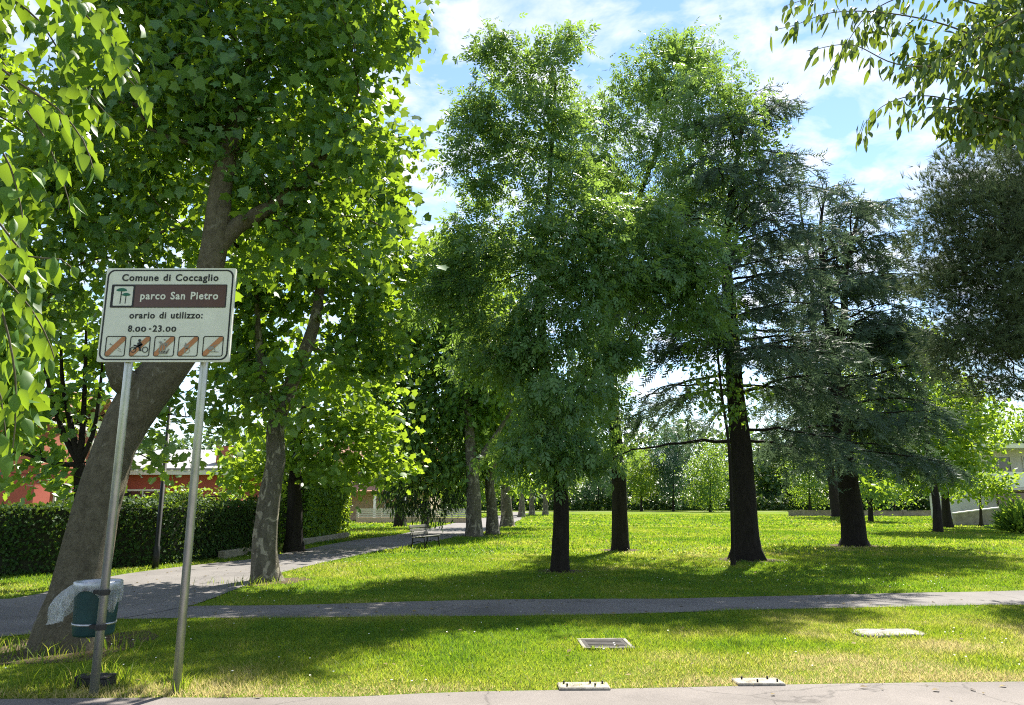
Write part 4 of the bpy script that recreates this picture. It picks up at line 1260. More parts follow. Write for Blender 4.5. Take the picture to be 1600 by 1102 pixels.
flat('symbol_field', [rrect(U(.074), Vv(.408), U(.223), Vv(.198), .006, 2)], M['sign_white'], 2 * LAY)

def oval(cx, cz, rx, rz, n=18):
    return [(cx + rx * math.cos(2 * math.pi * i / n), cz + rz * math.sin(2 * math.pi * i / n)) for i in range(n)]
def lens(u, v, ru, rv):
    """umbrella-shaped tree crown: pointed sides, domed top"""
    P = []
    for i in range(9):
        a = math.pi * i / 8
        P.append((U(u + ru * math.cos(a)), Vv(v - rv * math.sin(a) ** 1.3)))
    for i in range(1, 6):
        a = math.pi * i / 6
        P.append((U(u - ru * math.cos(a)), Vv(v + rv * .45 * math.sin(a))))
    return P[::-1]
def bar(u0, v0, u1, v1, w):
    a, b = np.array([U(u0), Vv(v0)]), np.array([U(u1), Vv(v1)])
    d = (b - a) / np.linalg.norm(b - a); n_ = np.array([-d[1], d[0]]) * w / 2
    return [tuple(a + n_), tuple(a - n_), tuple(b - n_), tuple(b + n_)]
flat('tree_symbol', [lens(.134, .243, .042, .026), lens(.172, .292, .034, .022)], M['sign_green'], 3.4 * LAY)
flat('tree_symbol_stem', [bar(.134, .253, .131, .385, .008), bar(.172, .298, .170, .385, .007)], M['sign_black'], 3.2 * LAY)

def lettering(txt, u0, u1, vbase, cap, mat, lift=2.0, bold=0.026):
    cu = bpy.data.curves.new('lettering', 'FONT')
    cu.body = txt
    cu.offset = bold
    cu.space_character = 1.12
    cu.space_word = 1.25
    cu.resolution_u = 3
    o = bpy.data.objects.new('lettering', cu)
    COL.objects.link(o)
    dg = bpy.context.evaluated_depsgraph_get()
    me = bpy.data.meshes.new_from_object(o.evaluated_get(dg))
    bpy.data.objects.remove(o)
    k = len(me.vertices)
    co = np.empty(k * 3, np.float32); me.vertices.foreach_get('co', co); co = co.reshape(-1, 3)
    x0, x1 = co[:, 0].min(), co[:, 0].max()
    sxx = (U(u1) - U(u0)) / (x1 - x0)
    szz = cap * SH / 0.70
    out = np.c_[U(u0) + (co[:, 0] - x0) * sxx, np.full(k, FRONT - lift * LAY), Vv(vbase) + co[:, 1] * szz]
    me.vertices.foreach_set('co', out.astype(np.float32).ravel())
    me.update()
    me.materials.clear(); me.materials.append(mat)
    return link('lettering', me, panel)
lettering('Comune di Coccaglio', .125, .872, .138, .072, M['sign_black'])
lettering('parco San Pietro', .283, .882, .338, .078, M['sign_white'], 3.0)
lettering('orario di utilizzo:', .213, .775, .542, .068, M['sign_black'])
lettering('8.', .213, .262, .683, .066, M['sign_black'])
lettering('00', .268, .352, .683, .052, M['sign_black'])
lettering('-', .372, .390, .676, .066, M['sign_black'])
lettering('23.', .402, .492, .683, .066, M['sign_black'])
lettering('00', .500, .582, .683, .052, M['sign_black'])

PU = [(.055, .208), (.240, .394), (.424, .580), (.607, .760), (.794, .950)]
v0, v1 = .730, .945
for i, (a, b) in enumerate(PU):
    mb = MB()
    ring_prism(mb, rrect(U(a), Vv(v1), U(b), Vv(v0), .018, 4), rrect(U(a) + .007, Vv(v1) + .007, U(b) - .007, Vv(v0) - .007, .013, 4), FRONT - 2 * LAY, FRONT - .0002)
    mb.build('pictogram_frame', M['sign_black'], panel)
    m_, q = .014, .030                     # red-brown prohibition stripe from corner to corner
    xa, xb, za, zb_ = U(a) + .008, U(b) - .008, Vv(v1) + .008, Vv(v0) - .008
    flat('pictogram_stripe', [[(xa, za), (xa + q, za), (xb, zb_ - q), (xb, zb_), (xb - q, zb_), (xa, za + q)]], M['sign_orange'], 2.6 * LAY)
    w = b - a; h = v1 - v0
    def up(x): return a + w * x
    def vp(y): return v0 + h * y
    def O(x, y, rx, rz=None): return oval(U(up(x)), Vv(vp(y)), rx * w * SW, (rz or rx) * w * SW, 14)
    def Br(x0, y0, x1, y1, t_): return bar(up(x0), vp(y0), up(x1), vp(y1), t_)
    def Po(L_): return [(U(up(x)), Vv(vp(y))) for x, y in L_]
    if i == 0:      # thin sketch of a thrown ball and a bird
        flat('pictogram_symbol', [Br(.2, .4, .42, .47, .005), Br(.22, .35, .3, .44, .004), Br(.58, .55, .78, .66, .005), Br(.62, .68, .84, .78, .004), Br(.55, .6, .63, .5, .004)], M['sign_grey'], 2.0 * LAY)
    elif i == 1:    # rider on a two-wheeler
        mb = MB()
        for cx in (.2, .78):
            ring_prism(mb, O(cx, .67, .155), O(cx, .67, .115), FRONT - 3.4 * LAY, FRONT - 3.2 * LAY)
        for P_ in (O(.47, .22, .07), Po([(.36, .34), (.52, .28), (.66, .42), (.52, .58), (.42, .56)]), Br(.6, .4, .4, .52, .014), Br(.2, .66, .42, .5, .012), Br(.5, .55, .56, .74, .016), Br(.42, .5, .2, .45, .012)):
            mb.prism(P_, FRONT - 3.4 * LAY, FRONT - 3.2 * LAY)
        mb.build('pictogram_symbol', M['sign_black'], panel)
    elif i == 2:    # picked flowers
        flat('pictogram_symbol', [Po([(.2, .28), (.34, .26), (.44, .4), (.36, .44)]), O(.5, .18, .04), Br(.32, .42, .28, .8, .010), Br(.45, .35, .42, .8, .008), Br(.6, .45, .52, .82, .008), Br(.74, .62, .66, .85, .010),
                                  Po([(.28, .76), (.7, .72), (.66, .88), (.3, .88)]), Po([(.5, .3), (.62, .34), (.6, .5), (.5, .46)]), Br(.7, .3, .62, .5, .008)], M['sign_grey'], 3.2 * LAY)
    elif i == 3:    # small figure with a ring
        mb = MB()
        ring_prism(mb, O(.47, .72, .14), O(.47, .72, .11), FRONT - 3.4 * LAY, FRONT - 3.2 * LAY)
        for P_ in (Po([(.3, .44), (.4, .5), (.58, .38), (.5, .62), (.36, .62)]), Po([(.36, .32), (.42, .36), (.42, .48), (.34, .46)])):
            mb.prism(P_, FRONT - 3.4 * LAY, FRONT - 3.2 * LAY)
        mb.build('pictogram_symbol', M['sign_grey'], panel)
    else:           # low shape on the ground
        flat('pictogram_symbol', [Po([(.24, .6), (.36, .5), (.52, .5), (.6, .62), (.44, .68), (.3, .68)]), Br(.34, .76, .8, .78, .006), Br(.6, .62, .62, .78, .006), Br(.5, .5, .72, .42, .006)], M['sign_grey'], 3.2 * LAY)

# ------------------------------------------------------------------ litter bin strapped to the left post
bt, bb = W(150, 908, SY + .2)[2], W(145, 993, SY + .2)[2]
bx = W(148, 950, SY + .22)[0]
BH = float(bt - bb)
bin_ = thing('litter_bin', 'green litter bin with loose clear plastic bag strapped to the sign post', 'bin', (bx, SY + .24, bb))
prof = [(0.0, .150), (0.02, .158), (BH * .3, .163), (BH * .86, .172)]
def lathe(prof, n=28):
    V = [(r * math.cos(2 * math.pi * i / n), r * math.sin(2 * math.pi * i / n), z) for z, r in prof for i in range(n)]
    F = [(k * n + i, k * n + (i + 1) % n, k * n + n + (i + 1) % n, k * n + n + i) for k in range(len(prof) - 1) for i in range(n)]
    return V, F, n
V, F, n = lathe(prof); F.append(tuple(range(n - 1, -1, -1)))
MB().add(V, F).build('body', M['bin_green'], bin_, True)
V, F, n = lathe([(BH * .84, .176), (BH * .85, .184), (BH * .985, .187), (BH, .180), (BH * .985, .168), (BH * .86, .165)])
MB().add(V, F).build('rim', M['galvanised'], bin_, True)
V, F, n = lathe([(BH * .20, .164), (BH * .20, .168), (BH * .24, .169), (BH * .24, .165)])
MB().add(V, F).build('lower_band', M['galvanised'], bin_, True)
dx = float(pl[0] - bx)
for z in (BH * .84, BH * .22):
    mb = MB()
    V, F, n = lathe([(z - .02, .036), (z - .02, .043), (z + .02, .043), (z + .02, .036)], 16)
    mb.add([(x + dx, y - .24, zz) for x, y, zz in V], F)
    mb.box((dx * .6, -.205, z), (.05, .05, .03))
    mb.build('strap', M['black_plastic'], bin_)
# bag: skirt folded over the rim, blown out on the left, hanging on the right
n, mrows = 72, 16
th = np.linspace(0, 2 * math.pi, n, endpoint=False)
r_ = np.random.default_rng(5)
left = np.exp(-((np.angle(np.exp(1j * (th - math.radians(195))))) / 0.85) ** 4)
right = np.exp(-((np.angle(np.exp(1j * (th - math.radians(-25))))) / 0.55) ** 2)
cr = 0.020 * np.sin(9 * th) + 0.016 * np.sin(17 * th + 1) + 0.010 * np.sin(29 * th + 2)
V = []
for k in range(mrows):
    u = k / (mrows - 1)
    ln = (0.04 + 0.29 * left + 0.20 * right) * BH / .46
    z = BH * .95 - ln * (u ** 1.15)
    r__ = .188 + (0.125 * left * np.sin(min(1, u * 1.2) * math.pi * .66) + 0.03 * right * np.sin(u * math.pi)) + cr * u * (0.4 + left + right) + r_.normal(0, .003, n) * u
    V += list(zip(r__ * np.cos(th), r__ * np.sin(th), z))
F = [(k * n + i, k * n + (i + 1) % n, k * n + n + (i + 1) % n, k * n + n + i) for k in range(mrows - 1) for i in range(n)]
MB().add(V, F).build('bag', M['bag'], bin_, True)

# ------------------------------------------------------------------ things lying in the grass
c = G(130, 1080)
o = thing('plinth_block', 'black block lying in the grass at the foot of the left sign post', 'block', (c[0], c[1] + .17, 0), -.06)
MB().box((0, 0, .03), (.28, .16, .09), 0, .012).build('body', M['black_plastic'], o)
MB().box((0, 0, .078), (.282, .163, .02), 0, .006).build('cap', M['old_iron'], o)

c = G(945, 1008)
o = thing('drain_cover', 'rusty square drain cover in a concrete frame set in the grass', 'drain cover', c, .04)
mb = MB()
ring_prism(mb, [(-.27, -.27), (.27, -.27), (.27, .27), (-.27, .27)], [(-.235, -.235), (.235, -.235), (.235, .235), (-.235, .235)], 0, .07)
fr = mb.build('frame', M['concrete'], o); fr.rotation_euler = (math.pi / 2, 0, 0); fr.location = (0, 0, -.046)
pl_ = MB().box((0, 0, .010), (.466, .466, .022), 0, .004).build('lid', M['old_iron'], o)
mb = MB()
for k in range(5):
    mb.box((0, -.16 + k * .08, .0225), (.38, .02, .005))
mb.build('ribs', M['old_iron'], pl_)

c = G(1388, 991)
o = thing('concrete_slab', 'flat pale concrete slab half sunk in the grass on the right', 'slab', c, .08)
mb = MB()
P = []
r_ = np.random.default_rng(9)
for k in range(22):
    a = 2 * math.pi * k / 22
    ex = 5.0
    P.append((0.40 * np.sign(math.cos(a)) * abs(math.cos(a)) ** (2 / ex) * r_.uniform(.9, 1.06), 0.22 * np.sign(math.sin(a)) * abs(math.sin(a)) ** (2 / ex) * r_.uniform(.86, 1.08)))
V = [(x * 1.02, y * 1.02, -.02) for x, y in P] + [(x, y, .018) for x, y in P] + [(x * .95, y * .95, .028) for x, y in P]
F = [(k, (k + 1) % 22, 22 + (k + 1) % 22, 22 + k) for k in range(22)] + [(22 + k, 22 + (k + 1) % 22, 44 + (k + 1) % 22, 44 + k) for k in range(22)] + [tuple(range(44, 66))]
mb.add(V, F).build('slab', M['concrete'], o)

def kerb_block(px, py, w, label, rz, pegs):
    c = G(px, py)
    o = thing('kerb_block', label, 'concrete block', (c[0], c[1] + .06, 0), rz, 'concrete blocks at the road edge')
    MB().box((0, 0, -.012), (w, .2, .075), 0, .008).build('body', M['pale_concrete'], o)
    for x, y in pegs:
        MB().tube([(x, y, .02), (x, y, .046), (x, y, .049)], [.008, .008, .004], 8).build('bolt', M['black_metal'], o, True)
kerb_block(913, 1078, .42, 'worn concrete block with bolts at the road edge below the drain cover', .02, [(-.14, -.05), (-.16, .04), (.06, .045), (.09, -.05), (.16, .03)])
kerb_block(1188, 1071, .40, 'cleaner concrete block with bolts at the road edge, the more right-hand one', .03, [(-.12, .05), (.10, .05), (-.02, -.05), (.15, -.045)])

# ------------------------------------------------------------------ bench
c = G(664, 857)
bench = thing('park_bench', 'wooden slatted park bench with black iron legs beside the path', 'bench', (c[0] - .02, c[1] + .3, 0), math.radians(72))
bench.scale = (.92, .92, .92)
BL = 1.5      # long axis = local x, seat faces local -y
slats = []
for k in range(4):
    MB().box((0, -.22 + k * .125, .43 - .012 * k), (BL, .095, .032), 0, .006).build('seat_slat', M['bench_wood'], bench)
for k in range(3):
    MB().box((0, .255 + k * .032, .52 + k * .125), (BL, .030, .095), 0, .006, rx=-.22).build('back_slat', M['bench_wood'], bench)
for x in (-BL * .42, BL * .42):
    mb = MB()
    mb.tube([(x, -.28, 0), (x, -.25, .2), (x, -.24, .40)], [.03, .024, .026], 8)
    mb.tube([(x, .30, 0), (x, .22, .22), (x, .22, .42), (x, .30, .66), (x, .345, .84)], [.032, .027, .027, .024, .02], 8)
    mb.tube([(x, -.25, .40), (x, 0, .395), (x, .22, .385)], [.026, .024, .026], 8)
    mb.tube([(x, -.25, .2), (x, -.02, .26), (x, .22, .2)], [.016, .016, .016], 6)
    mb.build('leg_frame', M['black_metal'], bench, True)

# ------------------------------------------------------------------ lamp post before the hedge
c = G(242, 889)
lp = thing('street_lamp', 'slim black lamp post standing before the dark hedge', 'lamp post', c)
MB().tube([(0, 0, -.05), (0, 0, .5), (0, 0, .52), (0, 0, 4.2)], [.075, .075, .055, .045], 12).build('pole', M['black_metal'], lp, True)
MB().tube([(0, 0, 4.2), (0, 0, 4.25), (0, 0, 4.6)], [.06, .12, .17], 12).build('lantern', M['pale_render'], lp, True)
MB().tube([(0, 0, 4.6), (0, 0, 4.66), (0, 0, 4.74)], [.24, .22, .05], 12).build('cap', M['black_metal'], lp, True)

# ------------------------------------------------------------------ houses
def tiled_roof(parent, x0, x1, yA, yB, z0, z1, mat, name='roof', ridge='x', over=0.5, n=None):
    """pitched roof with raised tile courses, ridge along x"""
    ym = (yA + yB) / 2
    mb = MB()
    rows = max(6, int((ym - yA + over) / 0.33))
    for side in (0, 1):
        for k in range(rows):
            a, b = k / rows, (k + 1) / rows
            e = (yA - over, ym) if side == 0 else (yB + over, ym)
            ya, yb = e[0] + (e[1] - e[0]) * a, e[0] + (e[1] - e[0]) * b
            za, zb2 = z0 + (z1 - z0) * a, z0 + (z1 - z0) * b
            X0, X1 = x0 - over, x1 + over
            V = [(X0, ya, za), (X1, ya, za), (X1, yb, zb2), (X0, yb, zb2), (X0, ya, za + .07), (X1, ya, za + .07), (X1, yb, zb2 + .02), (X0, yb, zb2 + .02)]
            mb.add(V, [(0, 3, 2, 1), (4, 5, 6, 7), (0, 1, 5, 4), (1, 2, 6, 5), (3, 0, 4, 7), (2, 3, 7, 6)])
    return mb.build(name, mat, parent)

def window(parent, c, w, h, axis, frame='white_paint', name='window'):
    """framed pane; axis 'y' = in a wall facing -y, 'x' = in a wall facing +x"""
    f = MB()
    b = .09
    def B(dx, dz, ww, hh, m, t_=.08, out=0.0):
        if axis == 'y':
            m.box((c[0] + dx, c[1] - .03 - out, c[2] + dz), (ww, t_, hh))
        else:
            m.box((c[0] + .03 + out, c[1] + dx, c[2] + dz), (t_, ww, hh))
    B(-w / 2 - b / 2, 0, b, h + 2 * b, f); B(w / 2 + b / 2, 0, b, h + 2 * b, f)
    B(0, h / 2 + b / 2, w, b, f); B(0, -h / 2 - b / 2, w, b, f); B(0, 0, .05, h, f, .05)
    o = f.build(name, M[frame], parent)
    p = MB(); B(0, 0, w, h, p, .02, -.02); p.build('pane', M['dark_glass'], o)
    return o

hs = thing('red_house', 'red rendered house with terracotta tiled roof behind the hedge', 'house', (-25, 28, 0))
MB().box((-1.0, 3.0, 2.2), (16.1, 6.0, 4.5)).build('wall', M['red_render'], hs)
MB().box((-1.0, 3.0, 3.65), (16.16, 6.06, 1.6)).build('upper_wall', M['orange_render'], hs)
rf = tiled_roof(hs, -9.05, 7.05, 0, 6.0, 4.5, 6.1, M['roof_tile'])
MB().box((7.62, 3.0, 4.44), (.10, 7.0, .14)).build('gutter', M['white_paint'], rf)
MB().box((-1.0, -.56, 4.44), (17.2, .10, .14)).build('gutter', M['white_paint'], rf)
MB().box((3.0, 2.2, 6.2), (.7, .6, 1.2)).build('chimney', M['orange_render'], rf)
window(hs, (7.06, 1.75, 1.55), .9, 1.2, 'x')
window(hs, (7.09, 3.9, 3.6), 1.0, 1.0, 'x')
window(hs, (1.5, -.01, 1.7), 1.1, 1.3, 'y')
window(hs, (-4.5, -.01, 1.7), 1.1, 1.3, 'y')
wg = thing('low_outbuilding', 'long low red outbuilding with white eaves and grey roof', 'house', (-15.8, 34, 0))
MB().box((0, 2.5, 1.35), (5.4, 5.0, 2.75)).build('wall', M['red_render'], wg)
MB().box((0, 2.4, 2.83), (6.0, 5.6, .2)).build('eaves', M['white_paint'], wg)
mb = MB(); mb.add([(-3.05, -.45, 2.94), (3.05, -.45, 2.94), (3.05, 5.3, 4.15), (-3.05, 5.3, 4.15), (-3.05, -.45, 3.02), (3.05, -.45, 3.02), (3.05, 5.3, 4.25), (-3.05, 5.3, 4.25)],
                  [(0, 3, 2, 1), (4, 5, 6, 7), (0, 1, 5, 4), (1, 2, 6, 5), (2, 3, 7, 6), (3, 0, 4, 7)])
r2 = mb.build('roof', M['grey_roof'], wg)
MB().box((2.3, 1.2, 3.6), (.9, .7, 1.0)).build('chimney', M['orange_render'], r2)
window(wg, (-1.0, -.01, 1.45), 1.7, 1.1, 'y')

bh = thing('beige_house', 'beige two-storey house with tiled porch beyond the end of the hedge', 'house', (-11.6, 62, 0))
MB().box((0, 5, 2.6), (9.5, 9, 5.3)).build('wall', M['beige_render'], bh)
tiled_roof(bh, -4.75, 4.75, .5, 9.5, 5.2, 7.0, M['roof_tile'])
for x in (-3.2, -1.2, .8, 2.8):
    window(bh, (x, .49, 3.55), .9, 1.1, 'y', 'dark_recess')
mb = MB(); mb.add([(-4.6, -2.2, 2.3), (4.6, -2.2, 2.3), (4.6, .45, 2.85), (-4.6, .45, 2.85), (-4.6, -2.2, 2.42), (4.6, -2.2, 2.42), (4.6, .45, 2.97), (-4.6, .45, 2.97)],
                  [(0, 3, 2, 1), (4, 5, 6, 7), (0, 1, 5, 4), (1, 2, 6, 5), (2, 3, 7, 6), (3, 0, 4, 7)])
mb.build('porch_roof', M['roof_tile'], bh)
for x in (-4.2, -1.8, .6, 3.0):
    MB().box((x, -2.0, 1.15), (.2, .2, 2.3)).build('porch_post', M['white_paint'], bh)
for x in (-3.0, 1.8):
    window(bh, (x, .49, 1.3), 1.5, 1.5, 'y')
fw = thing('garden_fence', 'pale garden fence of horizontal slats on a low wall beyond the hedge', 'fence', (-7.2, 56.5, 0))
MB().box((0, 0, .18), (9.0, .25, .40)).build('base_wall', M['beige_render'], fw)
for k in range(5):
    MB().box((0, -.06, .48 + k * .13), (9.0, .03, .09)).build('slat', M['pale_render'], fw)
for k in range(6):
    MB().box((-4.4 + k * 1.76, 0, .72), (.09, .09, .72)).build('post', M['pale_render'], fw)

vb = thing('balcony_house', 'modern house with long white balcony and dark windows at the right edge', 'house', (46, 58, 0))
MB().box((1.0, 6, 2.9), (18.0, 8, 5.6)).build('wall', M['pale_render'], vb)
MB().box((1.0, 5.2, 5.85), (20.0, 11, .35)).build('roof', M['white_paint'], vb)
MB().box((0.6, 1.0, 2.55), (19.4, 2.2, .2)).build('balcony_slab', M['pale_render'], vb)
MB().box((0.6, 0.0, 3.25), (19.4, .16, 1.15)).build('balcony_parapet', M['white_paint'], vb)
for k in range(6):
    window(vb, (-6.6 + k * 3.0, 1.99, 4.55), 1.9, 1.1, 'y', 'pale_render')
for k in range(5):
    window(vb, (-5.8 + k * 3.2, 1.99, 1.3), 2.4, 1.9, 'y', 'dark_recess')
gw = thing('sloping_wall', 'pale garden wall with sloping top in front of the balcony house', 'wall', (33, 50, 0))
mb = MB(); mb.prism([(-3.5, -.05), (9, -.05), (9, 2.35), (1.5, 1.35), (-3.5, .75)], 0, .3)
w2 = mb.build('wall', M['stone_wall'], gw)
mb = MB(); mb.prism([(-3.5, .755), (1.5, 1.355), (9, 2.355), (9, 2.43), (1.5, 1.43), (-3.5, .83)], -.04, .34)
mb.build('coping', M['pale_render'], gw)
lw = thing('boundary_wall', 'long low pale wall across the far right of the lawn', 'wall', (42, 84, 0))
MB().box((0, 0, .2), (22, .3, .6)).build('wall', M['stone_wall'], lw)
MB().box((0, 0, .54), (22.2, .4, .08)).build('coping', M['stone_wall'], lw)
for k in range(6):
    MB().box((-9.5 + k * 3.8, -.02, .30), (.4, .42, .75)).build('pier', M['stone_wall'], lw)

# pale path and wood closing the view at the far end
V = [(-60, 127, .006), (90, 127, .006), (90, 130, .006), (-60, 130, .006)]
tag(link('far_path', mesh_py('far_path', V, [(0, 1, 2, 3)], M['road'])), 'pale path along the far end of the lawn', None, None, 'structure')
r_ = np.random.default_rng(55)
n = 52000
x = r_.uniform(-120, 170, n)
top = 11.5 + 7.0 * vnoise(x / 7.0, x * 0 + .5, 4) + 2.5 * vnoise(x / 2.3, x * 0 + .5, 5)
z = top * r_.random(n) ** 1.25
pos = np.c_[x, 150 + r_.normal(0, 3.5, n) + 4 * vnoise(x / 5, z / 3, 6), z]
wood = link('far_wood', leaf_cloud('far_wood', 'rhomb', pos, r_.normal(0, 1, (n, 3)) + (0, 0, -.3), np.array([0, -.5, 1.0]) + r_.normal(0, .5, (n, 3)), r_.uniform(.7, 1.5, n), np.clip(vnoise(x / 6, z / 4, 8) + r_.normal(0, .15, n), 0, 1), M['wood_leaf']))
n = 12000
x = r_.uniform(-90, 140, n); z = (1.6 + 1.8 * vnoise(x / 3.0, x * 0, 14)) * r_.random(n)
pos = np.c_[x, 140 + r_.normal(0, .8, n), z]
tag(link('far_hedge', leaf_cloud('far_hedge', 'rhomb', pos, r_.normal(0, 1, (n, 3)), np.array([0, -.6, .8]) + r_.normal(0, .5, (n, 3)), r_.uniform(.5, .95, n), np.clip(vnoise(x / 3, z, 8) + r_.normal(0, .15, n), 0, 1), M['hedge_leaf'])),
    'low dark undergrowth along the foot of the far woodland', None, None, 'stuff')
tag(wood, 'mass of far woodland closing the end of the park', None, None, 'stuff')

# ------------------------------------------------------------------ grass
def dry_sunlit_tint(x, y):
    d = 0.26 + 0.7 * (vnoise(x * .45, y * .45, 21) - .5) + 0.5 * (vnoise(x * 1.7, y * 1.7, 22) - .5) + 0.2 * (vnoise(x * 5, y * 5, 24) - .5)
    # sun-scorched strip along the road edge and round the sign posts
    ry = np.interp(x, RE[:, 0], RE[:, 1])
    d += 0.42 * np.exp(-np.maximum(y - ry, 0) / 0.28)
    d += 0.55 * np.exp(-(((x + 2.75) / 0.95) ** 2 + ((y - SY - .05) / 0.36) ** 2))
    # drier turf on the front strip's open right, paled further to imitate sunlight
    d += 0.40 * np.clip((x - 0.3) / 2.0, 0, 1) * np.clip((11 - y) / 3.0, 0, 1) * vnoise(x * .9, y * 1.2, 23) * 2
    # worn turf under the lawn trees
    for bx_, by_ in ((1.2, 16.9), (3.6, 24), (6.6, 20.2), (12.5, 26.6)):
        d += 0.22 * np.exp(-((x - bx_) ** 2 + (y - by_ + .8) ** 2) / 5.0)
    return d

# bare soil at the foot of each tree
M['soil'] = surf('soil', [(0.3, (0.045, 0.034, 0.022)), (0.55, (0.085, 0.066, 0.042)), (0.75, (0.13, 0.105, 0.065))], 14, 0.95, bump=0.8, spec=0.05)
FEET = []
for px_, py_, r__ in ((104, 1010, .55), (417, 908, .5), (875, 893, .36), (970, 860, .45), (1168, 875, .6), (1335, 853, .62), (741, 838, .6), (769, 835, .5), (459, 862, .45)):
    g = G(px_, py_); q = np.random.default_rng(int(px_))
    FEET.append((g[0], g[1], r__ * .9))
    a_ = np.linspace(0, 2 * math.pi, 26, endpoint=False)
    rr = r__ * 1.5 * (1 + .16 * np.sin(3 * a_ + q.uniform(0, 6)) + q.normal(0, .09, 26))
    V = np.vstack([[g[0], g[1], .003], np.c_[g[0] + rr * np.cos(a_), g[1] + rr * np.sin(a_), np.full(26, .003)]])
    tag(link('soil', mesh_np('soil', V, np.array([(0, 1 + i, 1 + (i + 1) % 26) for i in range(26)]), M['soil'])), 'bare brown soil round the foot of a tree', None, None, 'structure')

def grass(name, label, y0, y1, dens, hmin, hmax, w, seed, extra=None):
    r_ = np.random.default_rng(seed)
    n0 = int(dens * (y1 - y0) * (0.72 * (y0 + y1) + 2.0))
    y = np.sqrt(r_.random(n0) * (y1 ** 2 - y0 ** 2) + y0 ** 2)
    x = (r_.random(n0) * 2 - 1) * (0.73 * y + .8)
    keep = np.ones(n0, bool)
    for P in PATHS:
        keep &= ~inside(P, x, y)
    keep &= y > np.interp(x, RE[:, 0], RE[:, 1])
    keep &= y < 95
    c = G(945, 1008); keep &= ~((np.abs(x - c[0]) < .28) & (np.abs(y - c[1]) < .28))
    c = G(1388, 991); keep &= ~((np.abs(x - c[0]) < .36) & (np.abs(y - c[1]) < .21))
    keep &= r_.random(n0) < 0.55 + 0.6 * vnoise(x * 2.2, y * 2.2, seed + 3)
    for bx_, by_, br_ in FEET:                 # trodden, bare ground round the trunks
        dd = np.hypot(x - bx_, (y - by_))
        keep &= r_.random(n0) < np.clip((dd - br_) / (br_ * 1.6 + .05), 0, 1)
    x, y = x[keep], y[keep]
    n = len(x)
    a = r_.uniform(0, 2 * math.pi, n)
    tuft = vnoise(x * 1.3, y * 1.3, 31)
    h = (hmin + (hmax - hmin) * r_.random(n) ** 1.6) * (0.6 + 0.8 * tuft)
    lean = r_.normal(0, 0.55, (n, 2)) * h[:, None]
    ww = w * r_.uniform(.6, 1.3, n)
    z0 = np.full(n, -.002)
    b = np.c_[x, y, z0]
    wd = np.c_[np.cos(a), np.sin(a), np.zeros(n)] * (ww / 2)[:, None]
    tip = b + np.c_[lean, h]
    V = np.stack([b - wd, b + wd, tip], 1).reshape(-1, 3)
    F = np.arange(3 * n).reshape(-1, 3)
    t_ = np.clip(dry_sunlit_tint(x, y) + r_.normal(0, .12, n) + (r_.random(n) < .05) * .4, 0, 1)
    o = link(name, mesh_np(name, V, F, M['grass_blade'], tint=np.repeat(t_, 3)))
    tag(o, label, None, None, 'stuff')
grass('grass', 'short mown grass on the front strip between road and footpath', 5.9, 11.5, 5200, .012, .055, .009, 301)
grass('grass', 'mown grass beyond the footpath, under the lawn trees', 11.5, 22, 980, .02, .07, .018, 302)
grass('grass', 'mown grass on the open middle of the lawn', 22, 46, 150, .03, .095, .055, 303)
grass('grass', 'grass on the far sunlit part of the lawn', 46, 95, 17, .05, .12, .17, 304)
# taller tufts round the post, the block and the plane tree foot
r_ = np.random.default_rng(310)
cx = []
for (px_, py_, k, s_) in ((118, 1072, 90, .16), (150, 1068, 70, .14), (170, 1062, 40, .12), (60, 1020, 160, .35), (150, 1015, 110, .3), (275, 1080, 40, .08), (400, 915, 120, .4), (30, 1075, 60, .3)):
    g = G(px_, py_)
    cx.append(np.c_[r_.normal(g[0], s_, k), r_.normal(g[1], s_ * .6, k)])
nt_ = sum(map(len, cx))
for (px_, py_, hx_, hy_) in ((945, 1008, .31, .31), (1388, 991, .38, .22)):
    g = G(px_, py_)
    u_ = r_.uniform(-1, 1, 420); sd_ = r_.integers(0, 4, 420)
    ex_ = np.where(sd_ == 0, -1, np.where(sd_ == 1, 1, u_)) * hx_; ey_ = np.where(sd_ == 2, -1, np.where(sd_ == 3, 1, u_)) * hy_
    cx.append(np.c_[g[0] + ex_ + r_.normal(0, .025, 420), g[1] + ey_ + r_.normal(0, .025, 420)])
cx = np.vstack(cx); n = len(cx)
h = np.r_[r_.uniform(.06, .2, nt_), r_.uniform(.02, .07, n - nt_)]; a = r_.uniform(0, 6.28, n); ln = r_.normal(0, .35, (n, 2)) * h[:, None]
b = np.c_[cx, np.zeros(n)]; wd = np.c_[np.cos(a), np.sin(a), 0 * a] * .005
mid = b + np.c_[ln * .4, h * .6]; tip = b + np.c_[ln * 1.2, h]
V = np.stack([b - wd, b + wd, mid + wd * .8, mid - wd * .8, tip], 1).reshape(-1, 3)
k = (np.arange(n) * 5)[:, None]
F = np.vstack([k + [0, 1, 2], k + [0, 2, 3], k + [3, 2, 4]])
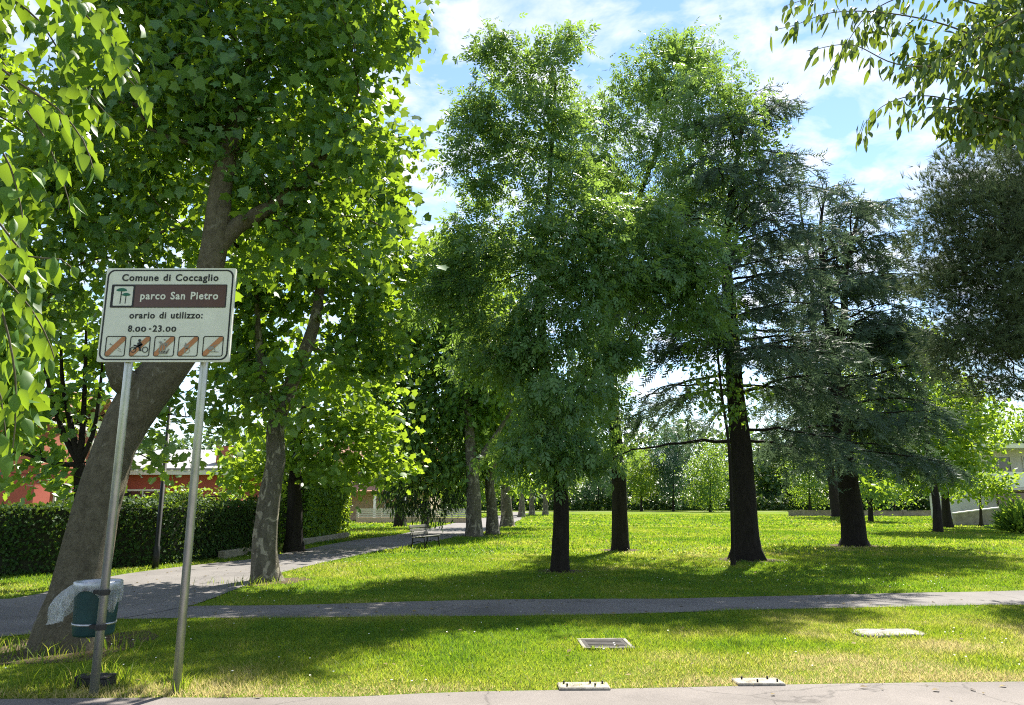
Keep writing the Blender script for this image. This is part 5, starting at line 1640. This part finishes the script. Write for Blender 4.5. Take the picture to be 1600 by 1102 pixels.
tag(link('tall_grass', mesh_np('tall_grass', V, F, M['grass_blade'], tint=np.repeat(np.clip(r_.normal(.42, .2, n), 0, 1), 5))),
    'taller unmown grass tufts round posts, blocks and tree feet', None, None, 'stuff')
# daisies and clover heads scattered in the turf
n = 900
y = np.sqrt(r_.random(n) * (24 ** 2 - 6.4 ** 2) + 6.4 ** 2); x = (r_.random(n) * 2 - 1) * .72 * y
ok = np.ones(n, bool)
for P in PATHS:
    ok &= ~inside(P, x, y)
ok &= (y > np.interp(x, RE[:, 0], RE[:, 1]) + .1) & (vnoise(x * .8, y * .8, 41) > .45)
x, y = x[ok], y[ok]; n = len(x)
ang = np.arange(6) * math.pi / 3
cc = np.c_[x, y, r_.uniform(.045, .075, n)]
V = (cc[:, None] + np.c_[np.cos(ang), np.sin(ang), 0.3 * np.cos(ang * 2)][None] * .009).reshape(-1, 3)
k = (np.arange(n) * 6)[:, None]
F = np.vstack([k + [0, 1, 2], k + [0, 2, 3], k + [0, 3, 4], k + [0, 4, 5]])
tag(link('daisies', mesh_np('daisies', V, F, M['daisy'])), 'tiny white daisies scattered in the grass', None, None, 'stuff')

# fallen leaves and grit on the paths and in the turf
M['litter'] = leaf_mat('fallen_leaf', (0.10, 0.065, 0.025), (0.26, 0.20, 0.07), (0.2, 0.15, 0.04), 0.2, 0.7, 0.2)
n = 1700
y = np.sqrt(r_.random(n) * (26 ** 2 - 6.0 ** 2) + 6.0 ** 2); x = (r_.random(n) * 2 - 1) * .74 * y
onp = inside(cross_poly, x, y) | inside(main_poly, x, y) | inside(road_poly, x, y)
ok = (vnoise(x * .5, y * .5, 61) > .35) & (onp | (r_.random(n) < .55))
x, y, onp = x[ok], y[ok], onp[ok]; n = len(x)
pos = np.c_[x, y, np.where(onp, .018, .035)]
tip = np.c_[r_.normal(0, 1, (n, 2)), r_.normal(0, .12, n)]
tag(link('fallen_leaves', leaf_cloud('fallen_leaves', 'rhomb', pos, tip, np.array([0, 0, 1.0]) + r_.normal(0, .2, (n, 3)), r_.uniform(.025, .075, n), r_.random(n), M['litter'])),
    'small dry fallen leaves strewn over path and grass', None, None, 'stuff')
